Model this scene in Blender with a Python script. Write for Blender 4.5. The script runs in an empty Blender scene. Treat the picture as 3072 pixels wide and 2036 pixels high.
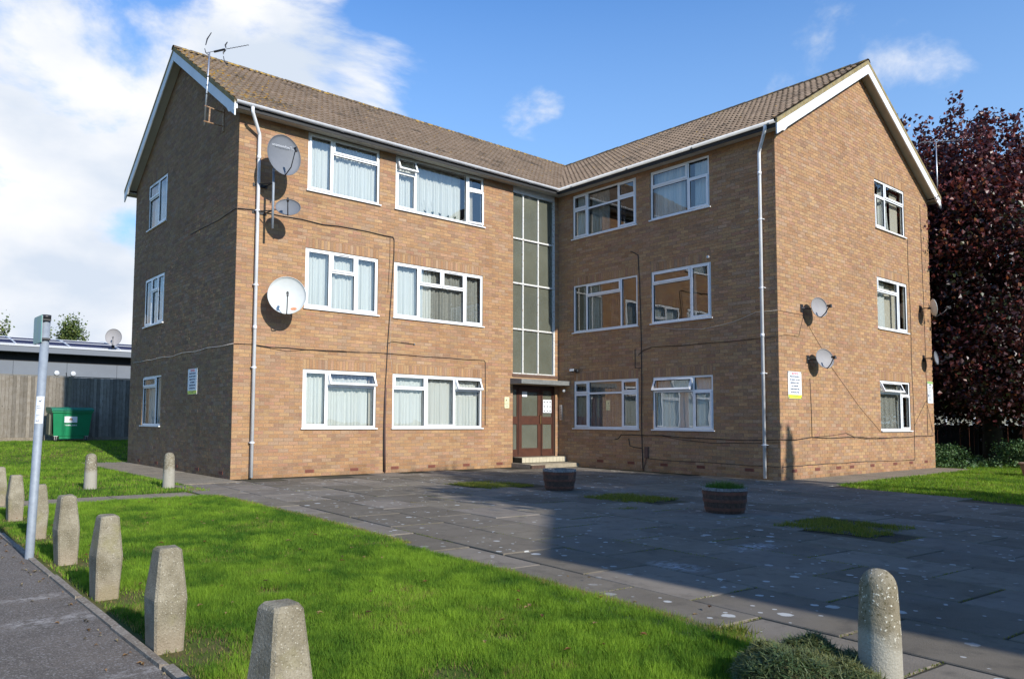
import bpy, math, random
import numpy as np
from mathutils import Matrix, Vector
random.seed(7); rng = np.random.default_rng(11)
R = math.radians
sc = bpy.context.scene
COL = sc.collection

# ------------------------------------------------------------------ camera, world, sun, exposure
cam_d = bpy.data.cameras.new('camera'); cam = bpy.data.objects.new('camera', cam_d); COL.objects.link(cam)
sc.camera = cam
CAMP = Vector((-5.9076, -14.8609, 1.2137))
_yaw, _pit, _rol = R(-38.674), R(3.709), R(0.398)
_fw = Vector((math.sin(-_yaw)*math.cos(_pit), math.cos(_yaw)*math.cos(_pit), math.sin(_pit)))
_rt = Vector((math.cos(_yaw), math.sin(_yaw), 0)); _up = _rt.cross(_fw)
_r2 = math.cos(_rol)*_rt + math.sin(_rol)*_up; _u2 = -math.sin(_rol)*_rt + math.cos(_rol)*_up
cam.matrix_world = Matrix(((_r2.x, _u2.x, -_fw.x, CAMP.x), (_r2.y, _u2.y, -_fw.y, CAMP.y), (_r2.z, _u2.z, -_fw.z, CAMP.z), (0, 0, 0, 1)))
cam_d.sensor_width = 36; cam_d.lens = 26.728
cam_d.shift_x = 141.0/3072; cam_d.shift_y = 95.0/3072
cam_d.clip_start = 0.05; cam_d.clip_end = 2000
F_PX = 2280.8

SUN_EL = math.atan(0.545); SUN_AZ = R(-0.6)      # direction the light travels: +Y, a hair towards +X
WISPS = ((.385,.83,.405,.985,.15),(.515,.75,.405,.995,.135),(.636,.669,.384,.9982,.115),(.885,.31,.36,.995,.155))
def world():
    w = bpy.data.worlds.new('World'); sc.world = w; w.use_nodes = True
    nt = w.node_tree; nt.nodes.clear(); N = nt.nodes.new; L = nt.links.new
    out = N('ShaderNodeOutputWorld'); bg = N('ShaderNodeBackground'); L(bg.outputs[0], out.inputs[0])
    sky = N('ShaderNodeTexSky'); sky.sky_type = 'NISHITA'; sky.sun_disc = False
    sky.sun_elevation = SUN_EL; sky.sun_rotation = R(180.6)
    sky.air_density = 1.0; sky.dust_density = 0.35; sky.ozone_density = 2.2; sky.altitude = 50
    bg.inputs[1].default_value = 0.118
    tint = N('ShaderNodeMix'); tint.data_type = 'RGBA'; tint.blend_type = 'MULTIPLY'; tint.inputs[0].default_value = 1
    L(sky.outputs[0], tint.inputs[6]); tint.inputs[7].default_value = (0.82, 1.28, 1.75, 1)
    tc = N('ShaderNodeTexCoord')
    sz = N('ShaderNodeSeparateXYZ'); L(tc.outputs['Generated'], sz.inputs[0])
    hr = N('ShaderNodeMapRange'); hr.inputs[1].default_value = 0.0; hr.inputs[2].default_value = 0.52; hr.inputs[3].default_value = 0.9; hr.inputs[4].default_value = 0.0; L(sz.outputs[2], hr.inputs[0])
    hz_ = N('ShaderNodeMix'); hz_.data_type = 'RGBA'; L(hr.outputs[0], hz_.inputs[0]); L(tint.outputs[2], hz_.inputs[6]); hz_.inputs[7].default_value = (3.3, 4.8, 6.4, 1)
    mp = N('ShaderNodeMapping'); mp.inputs['Scale'].default_value = (1, 1, 1.9); mp.inputs['Location'].default_value = (0.35, 0.1, 0.42)
    L(tc.outputs['Generated'], mp.inputs[0])
    n1 = N('ShaderNodeTexNoise'); n1.inputs['Scale'].default_value = 3.1; n1.inputs['Detail'].default_value = 12; n1.inputs['Roughness'].default_value = 0.58; n1.inputs['Distortion'].default_value = 0.35
    L(mp.outputs[0], n1.inputs[0])
    # the cloud bank stands in the north-west (left) and reaches on past the frame
    dt = N('ShaderNodeVectorMath'); dt.operation = 'DOT_PRODUCT'; dt.inputs[1].default_value = Vector((0.08, 0.98, 0.16)).normalized()
    L(tc.outputs['Generated'], dt.inputs[0])
    mr = N('ShaderNodeMapRange'); mr.inputs[1].default_value = 0.86; mr.inputs[2].default_value = 0.99; mr.inputs[3].default_value = -0.17; mr.inputs[4].default_value = 0.23
    L(dt.outputs['Value'], mr.inputs[0])
    add = N('ShaderNodeMath'); add.operation = 'ADD'; L(n1.outputs[0], add.inputs[0]); L(mr.outputs[0], add.inputs[1])
    tot = add.outputs[0]
    for vx, vy, vz, lo, am in WISPS:
        dd = N('ShaderNodeVectorMath'); dd.operation = 'DOT_PRODUCT'; dd.inputs[1].default_value = Vector((vx, vy, vz)).normalized(); L(tc.outputs['Generated'], dd.inputs[0])
        mm = N('ShaderNodeMapRange'); mm.interpolation_type = 'SMOOTHSTEP'; mm.inputs[1].default_value = lo; mm.inputs[2].default_value = 1.0; mm.inputs[4].default_value = am; L(dd.outputs['Value'], mm.inputs[0])
        a2 = N('ShaderNodeMath'); a2.operation = 'ADD'; L(tot, a2.inputs[0]); L(mm.outputs[0], a2.inputs[1]); tot = a2.outputs[0]
    cr = N('ShaderNodeMapRange'); cr.interpolation_type = 'SMOOTHSTEP'; cr.inputs[1].default_value = 0.505; cr.inputs[2].default_value = 0.66; L(tot, cr.inputs[0])
    n2 = N('ShaderNodeTexNoise'); n2.inputs['Scale'].default_value = 5; n2.inputs['Detail'].default_value = 6; L(mp.outputs[0], n2.inputs[0])
    cc = N('ShaderNodeMix'); cc.data_type = 'RGBA'; cc.inputs[6].default_value = (5.0, 5.6, 6.5, 1); cc.inputs[7].default_value = (7.4, 7.4, 7.5, 1)
    c3 = N('ShaderNodeMapRange'); c3.inputs[1].default_value = 0.34; c3.inputs[2].default_value = 0.6; L(n2.outputs[0], c3.inputs[0]); L(c3.outputs[0], cc.inputs[0])
    mx = N('ShaderNodeMix'); mx.data_type = 'RGBA'; L(cr.outputs[0], mx.inputs[0]); L(hz_.outputs[2], mx.inputs[6]); L(cc.outputs[2], mx.inputs[7])
    L(mx.outputs[2], bg.inputs[0])
world()
sun_d = bpy.data.lights.new('sun', 'SUN'); sun = bpy.data.objects.new('sun', sun_d); COL.objects.link(sun)
sun_d.energy = 5.0; sun_d.angle = R(0.53); sun_d.color = (1.0, 0.95, 0.86)
_d = Vector((math.sin(R(0.6))*math.cos(SUN_EL), math.cos(R(0.6))*math.cos(SUN_EL), -math.sin(SUN_EL)))
sun.rotation_euler = _d.to_track_quat('-Z', 'Y').to_euler(); sun.location = (0, -30, 40)
vs = sc.view_settings; vs.view_transform = 'Standard'; vs.look = 'None'; vs.exposure = 0.27; vs.gamma = 1; vs.use_curve_mapping = False

# ------------------------------------------------------------------ materials
MATS = {}
def mat(name, color=(0.5, 0.5, 0.5), rough=0.7, spec=0.5, metal=0.0, var=None, vscale=4.0, bump=0.0, bscale=60.0, attr=None, speck=None, trans=0.0):
    """principled with optional noise colour variation, attribute colour, fine bump"""
    if name in MATS: return MATS[name]
    m = bpy.data.materials.new(name); m.use_nodes = True; nt = m.node_tree; N = nt.nodes.new; L = nt.links.new
    b = nt.nodes['Principled BSDF']; b.inputs['Roughness'].default_value = rough; b.inputs['Metallic'].default_value = metal
    b.inputs['Specular IOR Level'].default_value = spec
    geo = N('ShaderNodeNewGeometry'); pos = geo.outputs['Position']
    cur = None
    if attr:
        a = N('ShaderNodeAttribute'); a.attribute_name = attr; cur = a.outputs['Color']
    def mix(fac, a, bcol, mode='MIX'):
        x = N('ShaderNodeMix'); x.data_type = 'RGBA'; x.blend_type = mode
        if isinstance(fac, float): x.inputs[0].default_value = fac
        else: L(fac, x.inputs[0])
        for s, v in ((6, a), (7, bcol)):
            if isinstance(v, tuple): x.inputs[s].default_value = (*v[:3], 1)
            else: L(v, x.inputs[s])
        return x.outputs[2]
    def noise(scale, detail=5, rough_=0.6, off=(0, 0, 0), stretch=(1, 1, 1)):
        mp = N('ShaderNodeMapping'); L(pos, mp.inputs[0]); mp.inputs['Location'].default_value = off; mp.inputs['Scale'].default_value = stretch
        n = N('ShaderNodeTexNoise'); n.inputs['Scale'].default_value = scale; n.inputs['Detail'].default_value = detail; n.inputs['Roughness'].default_value = rough_
        L(mp.outputs[0], n.inputs[0]); return n.outputs[0]
    def ramp(v, lo, hi, a=0.0, bb=1.0):
        r = N('ShaderNodeMapRange'); L(v, r.inputs[0]); r.inputs[1].default_value = lo; r.inputs[2].default_value = hi; r.inputs[3].default_value = a; r.inputs[4].default_value = bb; return r.outputs[0]
    if cur is None: cur = color
    if var:
        cur = mix(ramp(noise(vscale), 0.35, 0.65), cur, tuple(var) if not attr else mix(1.0, cur, tuple(var), 'MULTIPLY'))
    if speck:
        cur = mix(ramp(noise(speck[0], 2, 0.5), speck[1], speck[1]+0.06), cur, tuple(speck[2]))
    if isinstance(cur, tuple): b.inputs['Base Color'].default_value = (*cur[:3], 1)
    else: L(cur, b.inputs['Base Color'])
    if bump:
        bp = N('ShaderNodeBump'); bp.inputs['Strength'].default_value = bump; bp.inputs['Distance'].default_value = 0.01
        L(noise(bscale, 4, 0.65), bp.inputs['Height']); L(bp.outputs[0], b.inputs['Normal'])
    MATS[name] = m
    m_helpers[name] = (nt, N, L, b, pos, mix, noise, ramp, cur)
    return m
m_helpers = {}
def recol(name, fn):
    nt, N, L, b, pos, mix, noise, ramp, cur = m_helpers[name]
    c = fn(cur, N, L, pos, mix, noise, ramp)
    L(c, b.inputs['Base Color'])

def glass(name, ior=2.5, tint=(0.93, 0.94, 0.93), rough=0.0):
    m = bpy.data.materials.new(name); m.use_nodes = True; nt = m.node_tree; nt.nodes.clear(); N = nt.nodes.new; L = nt.links.new
    o = N('ShaderNodeOutputMaterial'); mx = N('ShaderNodeMixShader'); t = N('ShaderNodeBsdfTransparent'); g = N('ShaderNodeBsdfGlossy'); f = N('ShaderNodeFresnel')
    f.inputs[0].default_value = ior; t.inputs[0].default_value = (*tint, 1); g.inputs['Roughness'].default_value = rough
    geo = N('ShaderNodeNewGeometry'); n = N('ShaderNodeTexNoise'); n.inputs['Scale'].default_value = 1.3; L(geo.outputs['Position'], n.inputs[0])
    bp = N('ShaderNodeBump'); bp.inputs['Strength'].default_value = 0.12; bp.inputs['Distance'].default_value = 0.02; L(n.outputs[0], bp.inputs['Height']); L(bp.outputs[0], g.inputs['Normal'])
    iv = N('ShaderNodeMath'); iv.operation = 'SUBTRACT'; iv.inputs[0].default_value = 1; L(geo.outputs['Backfacing'], iv.inputs[1]); mu = N('ShaderNodeMath'); mu.operation = 'MULTIPLY'; L(f.outputs[0], mu.inputs[0]); L(iv.outputs[0], mu.inputs[1]); L(mu.outputs[0], mx.inputs[0]); L(t.outputs[0], mx.inputs[1]); L(g.outputs[0], mx.inputs[2]); L(mx.outputs[0], o.inputs[0])
    MATS[name] = m; return m
glass('window_glass')
mat('brick', attr='Col', rough=0.9, spec=0.2, var=(0.78, 0.74, 0.72), vscale=38, bump=0.35, bscale=170)
def brick_fn(cur, N, L, pos, mix, noise, ramp):
    c = mix(ramp(noise(0.55, 4), 0.35, 0.7, 0.0, 0.5), cur, mix(1.0, cur, (0.80, 0.76, 0.74), 'MULTIPLY'))
    c = mix(ramp(noise(2.2, 6, 0.7, (3, 3, 3), (1, 1, 0.5)), 0.56, 0.75, 0.0, 0.45), c, mix(1.0, c, (0.60, 0.60, 0.62), 'MULTIPLY'))
    c = mix(ramp(noise(2.6, 5, 0.7, (8, 3, 0), (1, 1, .16)), 0.54, 0.74, 0.0, 0.35), c, mix(1.0, c, (0.66, 0.64, 0.62), 'MULTIPLY'))
    sep = N('ShaderNodeSeparateXYZ'); L(pos, sep.inputs[0])
    low = ramp(sep.outputs[2], 0.0, 0.42, 0.75, 0.0)        # splash-back dirt at the foot of the wall
    mm = N('ShaderNodeMath'); mm.operation = 'MULTIPLY'; L(low, mm.inputs[0]); L(ramp(noise(3.0, 4), 0.35, 0.6), mm.inputs[1])
    return mix(mm.outputs[0], c, mix(1.0, c, (0.68, 0.66, 0.58), 'MULTIPLY'))
recol('brick', brick_fn)
mat('mortar', (0.30, 0.215, 0.14), rough=0.95, spec=0.1, var=(0.22, 0.16, 0.11), vscale=5, bump=0.3, bscale=200)
mat('mortar_plain', (0.34, 0.22, 0.135), rough=0.95, spec=0.1, var=(0.28, 0.19, 0.12), vscale=6)
mat('air_brick', (0.26, 0.075, 0.04), rough=0.85, var=(0.20, 0.06, 0.035), vscale=20)
mat('tile', attr='Col', rough=0.9, spec=0.15, var=(0.72, 0.70, 0.66), vscale=9, bump=0.4, bscale=110)
def tile_fn(cur, N, L, pos, mix, noise, ramp):
    c = mix(ramp(noise(1.1, 6, 0.7, (5, 1, 0)), 0.55, 0.66, 0.0, 0.75), cur, (0.055, 0.045, 0.035))
    sep = N('ShaderNodeSeparateXYZ'); L(pos, sep.inputs[0])
    m1 = N('ShaderNodeMath'); m1.operation = 'ADD'
    L(ramp(sep.outputs[0], -0.3, 2.4, 0.115, 0.0), m1.inputs[0]); L(noise(7.0, 5, 0.6), m1.inputs[1])
    lich = ramp(m1.outputs[0], 0.655, 0.70)
    c = mix(lich, c, (0.36, 0.21, 0.045))
    m2 = N('ShaderNodeMath'); m2.operation = 'ADD'
    L(ramp(sep.outputs[0], -0.3, 1.6, 0.09, 0.0), m2.inputs[0]); L(noise(11.0, 4, 0.6, (9, 2, 4)), m2.inputs[1])
    return mix(ramp(m2.outputs[0], 0.64, 0.70, 0.0, 0.9), c, (0.20, 0.19, 0.14))
recol('tile', tile_fn)
mat('ridge', (0.17, 0.125, 0.085), rough=0.95, spec=0.1, var=(0.08, 0.065, 0.05), vscale=9, speck=(13, 0.53, (0.33, 0.21, 0.055)), bump=0.5, bscale=60)
mat('verge_mortar', (0.30, 0.25, 0.15), rough=0.95, spec=0.1, var=(0.20, 0.16, 0.085), vscale=9, speck=(17, 0.6, (0.34, 0.24, 0.07)), bump=0.5, bscale=80)
mat('white_paint', (0.72, 0.73, 0.74), rough=0.5, var=(0.64, 0.65, 0.66), vscale=2.5)
mat('upvc', (0.80, 0.81, 0.82), rough=0.32, var=(0.74, 0.75, 0.76), vscale=3)
mat('gutter_grey', (0.74, 0.75, 0.77), rough=0.5, var=(0.62, 0.63, 0.65), vscale=3)
mat('soffit', (0.46, 0.45, 0.40), rough=0.8, var=(0.38, 0.37, 0.33), vscale=2)
mat('dark', (0.02, 0.02, 0.022), rough=0.7)
mat('black_plastic', (0.018, 0.018, 0.02), rough=0.45)
mat('gasket', (0.03, 0.03, 0.032), rough=0.6)
mat('interior', (0.20, 0.18, 0.16), rough=0.95)
mat('voile', (0.66, 0.68, 0.66), rough=0.9, spec=0.1)
mat('voile_grey', (0.36, 0.36, 0.33), rough=0.9, spec=0.1, speck=(70, 0.52, (0.2, 0.2, 0.18)))
mat('lace_dark', (0.20, 0.19, 0.17), rough=0.9, spec=0.1, speck=(60, 0.5, (0.33, 0.32, 0.3)))
mat('curtain_cream', (0.55, 0.51, 0.43), rough=0.9, spec=0.1)
mat('drape_dark', (0.055, 0.05, 0.055), rough=0.9, spec=0.1)
mat('stair_glass', (0.165, 0.172, 0.135), rough=0.14, spec=0.8, var=(0.12, 0.126, 0.098), vscale=0.8)
def frost():
    nt, N, L, b, pos, mix, noise, ramp, cur = m_helpers['stair_glass']
    t = N('ShaderNodeBsdfTransparent'); t.inputs[0].default_value = (.95, .96, .93, 1); mx = N('ShaderNodeMixShader'); mx.inputs[0].default_value = 0.3
    L(b.outputs[0], mx.inputs[1]); L(t.outputs[0], mx.inputs[2]); L(mx.outputs[0], [n for n in nt.nodes if n.type == 'OUTPUT_MATERIAL'][0].inputs[0])
frost()
mat('stair_wall', (0.26, 0.26, 0.19), rough=0.9, var=(0.21, 0.21, 0.155), vscale=1.2)
mat('stair_paint', (0.60, 0.60, 0.58), rough=0.6, speck=(28, 0.60, (0.30, 0.22, 0.15)))
mat('door_wood', (0.088, 0.034, 0.021), rough=0.42, var=(0.065, 0.026, 0.017), vscale=7)
mat('door_dark', (0.045, 0.018, 0.012), rough=0.5)
mat('brown_board', (0.13, 0.075, 0.05), rough=0.8, var=(0.09, 0.05, 0.035), vscale=8)
mat('brass', (0.6, 0.42, 0.15), rough=0.3, metal=1.0)
mat('steel', (0.55, 0.56, 0.58), rough=0.4, metal=0.9)
mat('galv', (0.27, 0.305, 0.345), rough=0.6, metal=0.1, var=(0.22, 0.25, 0.29), vscale=22)
mat('rust', (0.24, 0.11, 0.05), rough=0.9, var=(0.45, 0.33, 0.22), vscale=30)
mat('concrete', (0.31, 0.275, 0.205), rough=0.97, spec=0.08, var=(0.185, 0.16, 0.11), vscale=7, speck=(150, 0.63, (0.46, 0.43, 0.36)), bump=0.9, bscale=85)
def conc_fn(cur, N, L, pos, mix, noise, ramp):
    c = mix(ramp(noise(120, 3, 0.6), 0.56, 0.66, 0, .75), cur, (0.13, 0.115, 0.085))
    c = mix(ramp(noise(3.3, 4, 0.6, (4, 4, 1)), 0.56, 0.70, 0, 0.6), c, (0.22, 0.20, 0.075))
    sep = N('ShaderNodeSeparateXYZ'); L(pos, sep.inputs[0])
    return mix(ramp(sep.outputs[2], 0.03, 0.16, 0.55, 0.0), c, (0.30, 0.235, 0.17))
recol('concrete', conc_fn)
mat('bollard_concrete', (0.255, 0.225, 0.165), rough=0.97, spec=0.08, var=(0.165, 0.14, 0.095), vscale=9, speck=(70, 0.62, (0.62, 0.60, 0.52)), bump=0.7, bscale=70)
def boll_fn(cur, N, L, pos, mix, noise, ramp):
    c = mix(ramp(noise(55, 3, 0.6), 0.57, 0.66), cur, (0.11, 0.095, 0.055))
    sep = N('ShaderNodeSeparateXYZ'); L(pos, sep.inputs[0])
    a = N('ShaderNodeMath'); a.operation = 'ADD'; L(sep.outputs[2], a.inputs[0]); L(ramp(noise(4, 3), 0.3, 0.7, -0.08, 0.08), a.inputs[1])
    return mix(ramp(a.outputs[0], 0.23, 0.31, 0.85, 0.0), c, (0.345, 0.325, 0.275))
recol('bollard_concrete', boll_fn)
mat('canopy_concrete', (0.20, 0.205, 0.20), rough=0.9, var=(0.14, 0.145, 0.14), vscale=9, bump=0.5, bscale=70)
mat('canopy_under', (0.36, 0.31, 0.23), rough=0.9)
mat('step_concrete', (0.34, 0.29, 0.21), rough=0.9, var=(0.22, 0.19, 0.14), vscale=5, bump=0.4)
mat('cream_tile', (0.50, 0.455, 0.34), rough=0.5, var=(0.42, 0.38, 0.28), vscale=9)
mat('slab', attr='Col', rough=0.97, spec=0.06, var=(0.80, 0.79, 0.78), vscale=2.2, bump=0.5, bscale=120)
def slab_fn(cur, N, L, pos, mix, noise, ramp):
    c = mix(ramp(noise(230, 2, 0.5), 0.52, 0.62, 0, 0.35), cur, (0.20, 0.19, 0.18))
    c = mix(ramp(noise(5, 6, 0.7, (1, 7, 0)), 0.52, 0.68, 0, 0.5), c, (0.075, 0.068, 0.06))
    c = mix(ramp(noise(0.8, 5, 0.6, (4, 9, 0)), 0.52, 0.66, 0, 0.45), c, (0.17, 0.155, 0.14))
    # pale round lichen spots
    for s, th, o in ((2.6, 0.165, 0), (4.3, 0.165, 7), (8.0, 0.17, 3)):
        wp = N('ShaderNodeMapping'); L(pos, wp.inputs[0]); wp.inputs['Location'].default_value = (o, o, 0); wp.inputs['Scale'].default_value = (1, 1, 0)
        v = N('ShaderNodeTexVoronoi'); v.inputs['Scale'].default_value = s; L(wp.outputs[0], v.inputs['Vector'])
        a = N('ShaderNodeMath'); a.operation = 'MULTIPLY_ADD'; L(noise(30, 3, 0.6), a.inputs[0]); a.inputs[1].default_value = 0.10; L(v.outputs['Distance'], a.inputs[2])
        spot = ramp(a.outputs[0], th+0.012, th-0.004)
        sp = N('ShaderNodeSeparateColor'); L(v.outputs['Color'], sp.inputs[0])
        keep = ramp(sp.outputs[0], 0.30, 0.32)
        m3 = N('ShaderNodeMath'); m3.operation = 'MULTIPLY'; L(spot, m3.inputs[0]); L(keep, m3.inputs[1])
        zone = N('ShaderNodeMath'); zone.operation = 'MULTIPLY'; L(m3.outputs[0], zone.inputs[0]); L(ramp(noise(0.7, 2), 0.36, 0.54, 0.25, 1.0), zone.inputs[1])
        c = mix(zone.outputs[0], c, (0.43, 0.43, 0.41))
    # two rubbed chalk patches
    for cx, cy, rx, ry in ((1.05, -10.75, 0.42, 0.2), (-0.42, -10.9, 0.20, 0.34)):
        mp = N('ShaderNodeMapping'); L(pos, mp.inputs[0]); mp.inputs['Location'].default_value = (-cx/rx, -cy/ry, 0); mp.inputs['Scale'].default_value = (1/rx, 1/ry, 0)
        ln = N('ShaderNodeVectorMath'); ln.operation = 'LENGTH'; L(mp.outputs[0], ln.inputs[0])
        a = N('ShaderNodeMath'); a.operation = 'MULTIPLY'; L(ramp(ln.outputs['Value'], 1.0, 0.1), a.inputs[0]); L(ramp(noise(9, 5, 0.7, (2, 2, 2), (1, 2.5, 1)), 0.42, 0.62, 0, 0.8), a.inputs[1])
        c = mix(a.outputs[0], c, (0.5, 0.51, 0.53))
    return c
recol('slab', slab_fn)
mat('joint', (0.014, 0.013, 0.011), rough=1.0, var=(0.05, 0.045, 0.02), vscale=1.6, bump=0.5)
mat('tarmac', (0.185, 0.158, 0.135), rough=0.97, spec=0.06, var=(0.14, 0.122, 0.105), vscale=2.6, bump=1.0, bscale=110, speck=(95, 0.56, (0.27, 0.25, 0.23)))
def tar_fn(cur, N, L, pos, mix, noise, ramp):
    c = mix(ramp(noise(120, 3, 0.6, (7, 3, 0)), 0.54, 0.64, 0, 0.8), cur, (0.06, 0.055, 0.052)); c = mix(ramp(noise(11, 5, 0.7, (3, 3, 0)), 0.58, 0.68, 0, 0.6), c, (0.23, 0.19, 0.16))
    for cx, cy, rx, ry in ((-4.95, -9.65, 0.5, 0.17), (-4.85, -8.95, 0.4, 0.12), (-4.75, -10.95, 0.3, 0.07)):
        mp = N('ShaderNodeMapping'); L(pos, mp.inputs[0]); mp.inputs['Location'].default_value = (-cx/rx, -cy/ry, 0); mp.inputs['Scale'].default_value = (1/rx, 1/ry, 0)
        ln = N('ShaderNodeVectorMath'); ln.operation = 'LENGTH'; L(mp.outputs[0], ln.inputs[0])
        a = N('ShaderNodeMath'); a.operation = 'MULTIPLY'; L(ramp(ln.outputs['Value'], 1.0, 0.3), a.inputs[0]); L(ramp(noise(12, 6, 0.75), 0.46, 0.60, 0, 0.7), a.inputs[1])
        c = mix(a.outputs[0], c, (0.42, 0.39, 0.36))
    return c
recol('tarmac', tar_fn)
mat('kerb', (0.23, 0.195, 0.155), rough=0.95, var=(0.15, 0.12, 0.09), vscale=7, speck=(60, 0.58, (0.32, 0.29, 0.24)), bump=0.6, bscale=80)
mat('path', (0.245, 0.205, 0.155), rough=0.95, spec=0.15, var=(0.17, 0.145, 0.11), vscale=3, speck=(50, 0.6, (0.35, 0.31, 0.25)), bump=0.5, bscale=90)
mat('soil_lawn', (0.065, 0.10, 0.02), rough=1.0, spec=0.05, var=(0.12, 0.10, 0.045), vscale=5, bump=0.6, bscale=50)
mat('grass', attr='Col', rough=0.75, spec=0.2)
_g = MATS['grass'].node_tree; _b = _g.nodes['Principled BSDF']
def translucent(name, w=0.35, gain=(1.5, 1.35, 0.7)):
    nt, N, L, b, pos, mix, noise, ramp, cur = m_helpers[name]
    t = N('ShaderNodeBsdfTranslucent'); mx = N('ShaderNodeMixShader'); mx.inputs[0].default_value = w
    c = mix(1.0, cur, gain, 'MULTIPLY'); L(c, t.inputs[0]) if not isinstance(c, tuple) else None
    L(b.outputs[0], mx.inputs[1]); L(t.outputs[0], mx.inputs[2])
    out = [n for n in nt.nodes if n.type == 'OUTPUT_MATERIAL'][0]; L(mx.outputs[0], out.inputs[0])
translucent('grass', 0.4)
mat('leaf', attr='Col', rough=0.42, spec=0.5); translucent('leaf', 0.22, (1.3, 1.0, 0.8))
mat('leaf_matt', attr='Col', rough=0.55, spec=0.4); translucent('leaf_matt', 0.25, (1.3, 1.25, 0.6))
mat('bark', (0.07, 0.055, 0.04), rough=0.95, var=(0.04, 0.032, 0.025), vscale=9, bump=0.8, bscale=40)
mat('fence_wood', attr='Col', rough=0.9, spec=0.15, var=(0.80, 0.77, 0.72), vscale=6, bump=0.3)
def fence_fn(cur, N, L, pos, mix, noise, ramp):
    c = mix(ramp(noise(14, 5, 0.7, (0, 0, 0), (6, 6, 0.35)), 0.42, 0.65, 0, 0.6), cur, mix(1.0, cur, (0.55, 0.52, 0.48), 'MULTIPLY'))
    return mix(ramp(noise(9, 2, 0.4, (2, 5, 1), (2, 1, 1)), 0.68, 0.72, 0, 0.7), c, (0.03, 0.024, 0.018))
recol('fence_wood', fence_fn)
mat('dark_fence', (0.03, 0.024, 0.02), rough=0.95, var=(0.02, 0.016, 0.014), vscale=5)
mat('cladding', (0.135, 0.155, 0.185), rough=0.6, var=(0.12, 0.138, 0.168), vscale=1)
mat('white_trim', (0.50, 0.52, 0.55), rough=0.5)
mat('grey_metal', (0.16, 0.175, 0.20), rough=0.7, spec=0.2)
mat('solar', (0.016, 0.018, 0.055), rough=0.55, spec=0.08)
mat('bin_green', (0.004, 0.19, 0.075), rough=0.38, var=(0.004, 0.165, 0.066), vscale=5)
mat('bin_lid', (0.008, 0.17, 0.095), rough=0.4)
mat('bin_steel', (0.12, 0.12, 0.08), rough=0.6)
mat('sign_white', (0.74, 0.76, 0.78), rough=0.4)
mat('sign_yellow', (0.68, 0.72, 0.04), rough=0.4)
mat('sign_red', (0.60, 0.03, 0.06), rough=0.5)
mat('sign_ink', (0.05, 0.07, 0.13), rough=0.5)
mat('sign_cream', (0.72, 0.70, 0.42), rough=0.4)
mat('sign_green', (0.30, 0.48, 0.16), rough=0.4)
mat('dish_grey', (0.165, 0.175, 0.195), rough=0.62, spec=0.25, var=(0.145, 0.155, 0.175), vscale=4)
mat('dish_light', (0.52, 0.54, 0.53), rough=0.6, spec=0.25, var=(0.57, 0.59, 0.58), vscale=4)
mat('dish_warm', (0.27, 0.26, 0.27), rough=0.6, spec=0.25, var=(0.29, 0.28, 0.28), vscale=6)
mat('dish_rust', (0.50, 0.16, 0.06), rough=0.8, var=(0.62, 0.30, 0.17), vscale=30)
mat('print_pale', (0.46, 0.48, 0.51), rough=0.5)
mat('print_blue', (0.10, 0.16, 0.42), rough=0.5)
mat('cable', (0.012, 0.011, 0.012), rough=0.6)
mat('cable_brown', (0.10, 0.055, 0.045), rough=0.6)
mat('cable_pale', (0.45, 0.42, 0.38), rough=0.6)
mat('barrel_wood', (0.10, 0.055, 0.038), rough=0.85, var=(0.05, 0.03, 0.022), vscale=22, bump=0.6, bscale=60)
mat('barrel_rim', (0.28, 0.27, 0.26), rough=0.9, var=(0.15, 0.14, 0.14), vscale=30)
mat('barrel_hoop', (0.09, 0.038, 0.024), rough=0.8, metal=0.0, var=(0.16, 0.06, 0.035), vscale=16)
mat('soil', (0.045, 0.035, 0.022), rough=1.0, var=(0.075, 0.07, 0.03), vscale=9, bump=0.8, bscale=40)
mat('terracotta', (0.26, 0.17, 0.12), rough=0.9, var=(0.19, 0.12, 0.09), vscale=9)
mat('red_brick', (0.40, 0.14, 0.075), rough=0.9, var=(0.31, 0.11, 0.06), vscale=4)
mat('red_tile', (0.14, 0.07, 0.05), rough=0.9, var=(0.10, 0.05, 0.04), vscale=4)
mat('pole_sign', (0.09, 0.30, 0.17), rough=0.35, var=(0.10, 0.26, 0.30), vscale=5)

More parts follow.
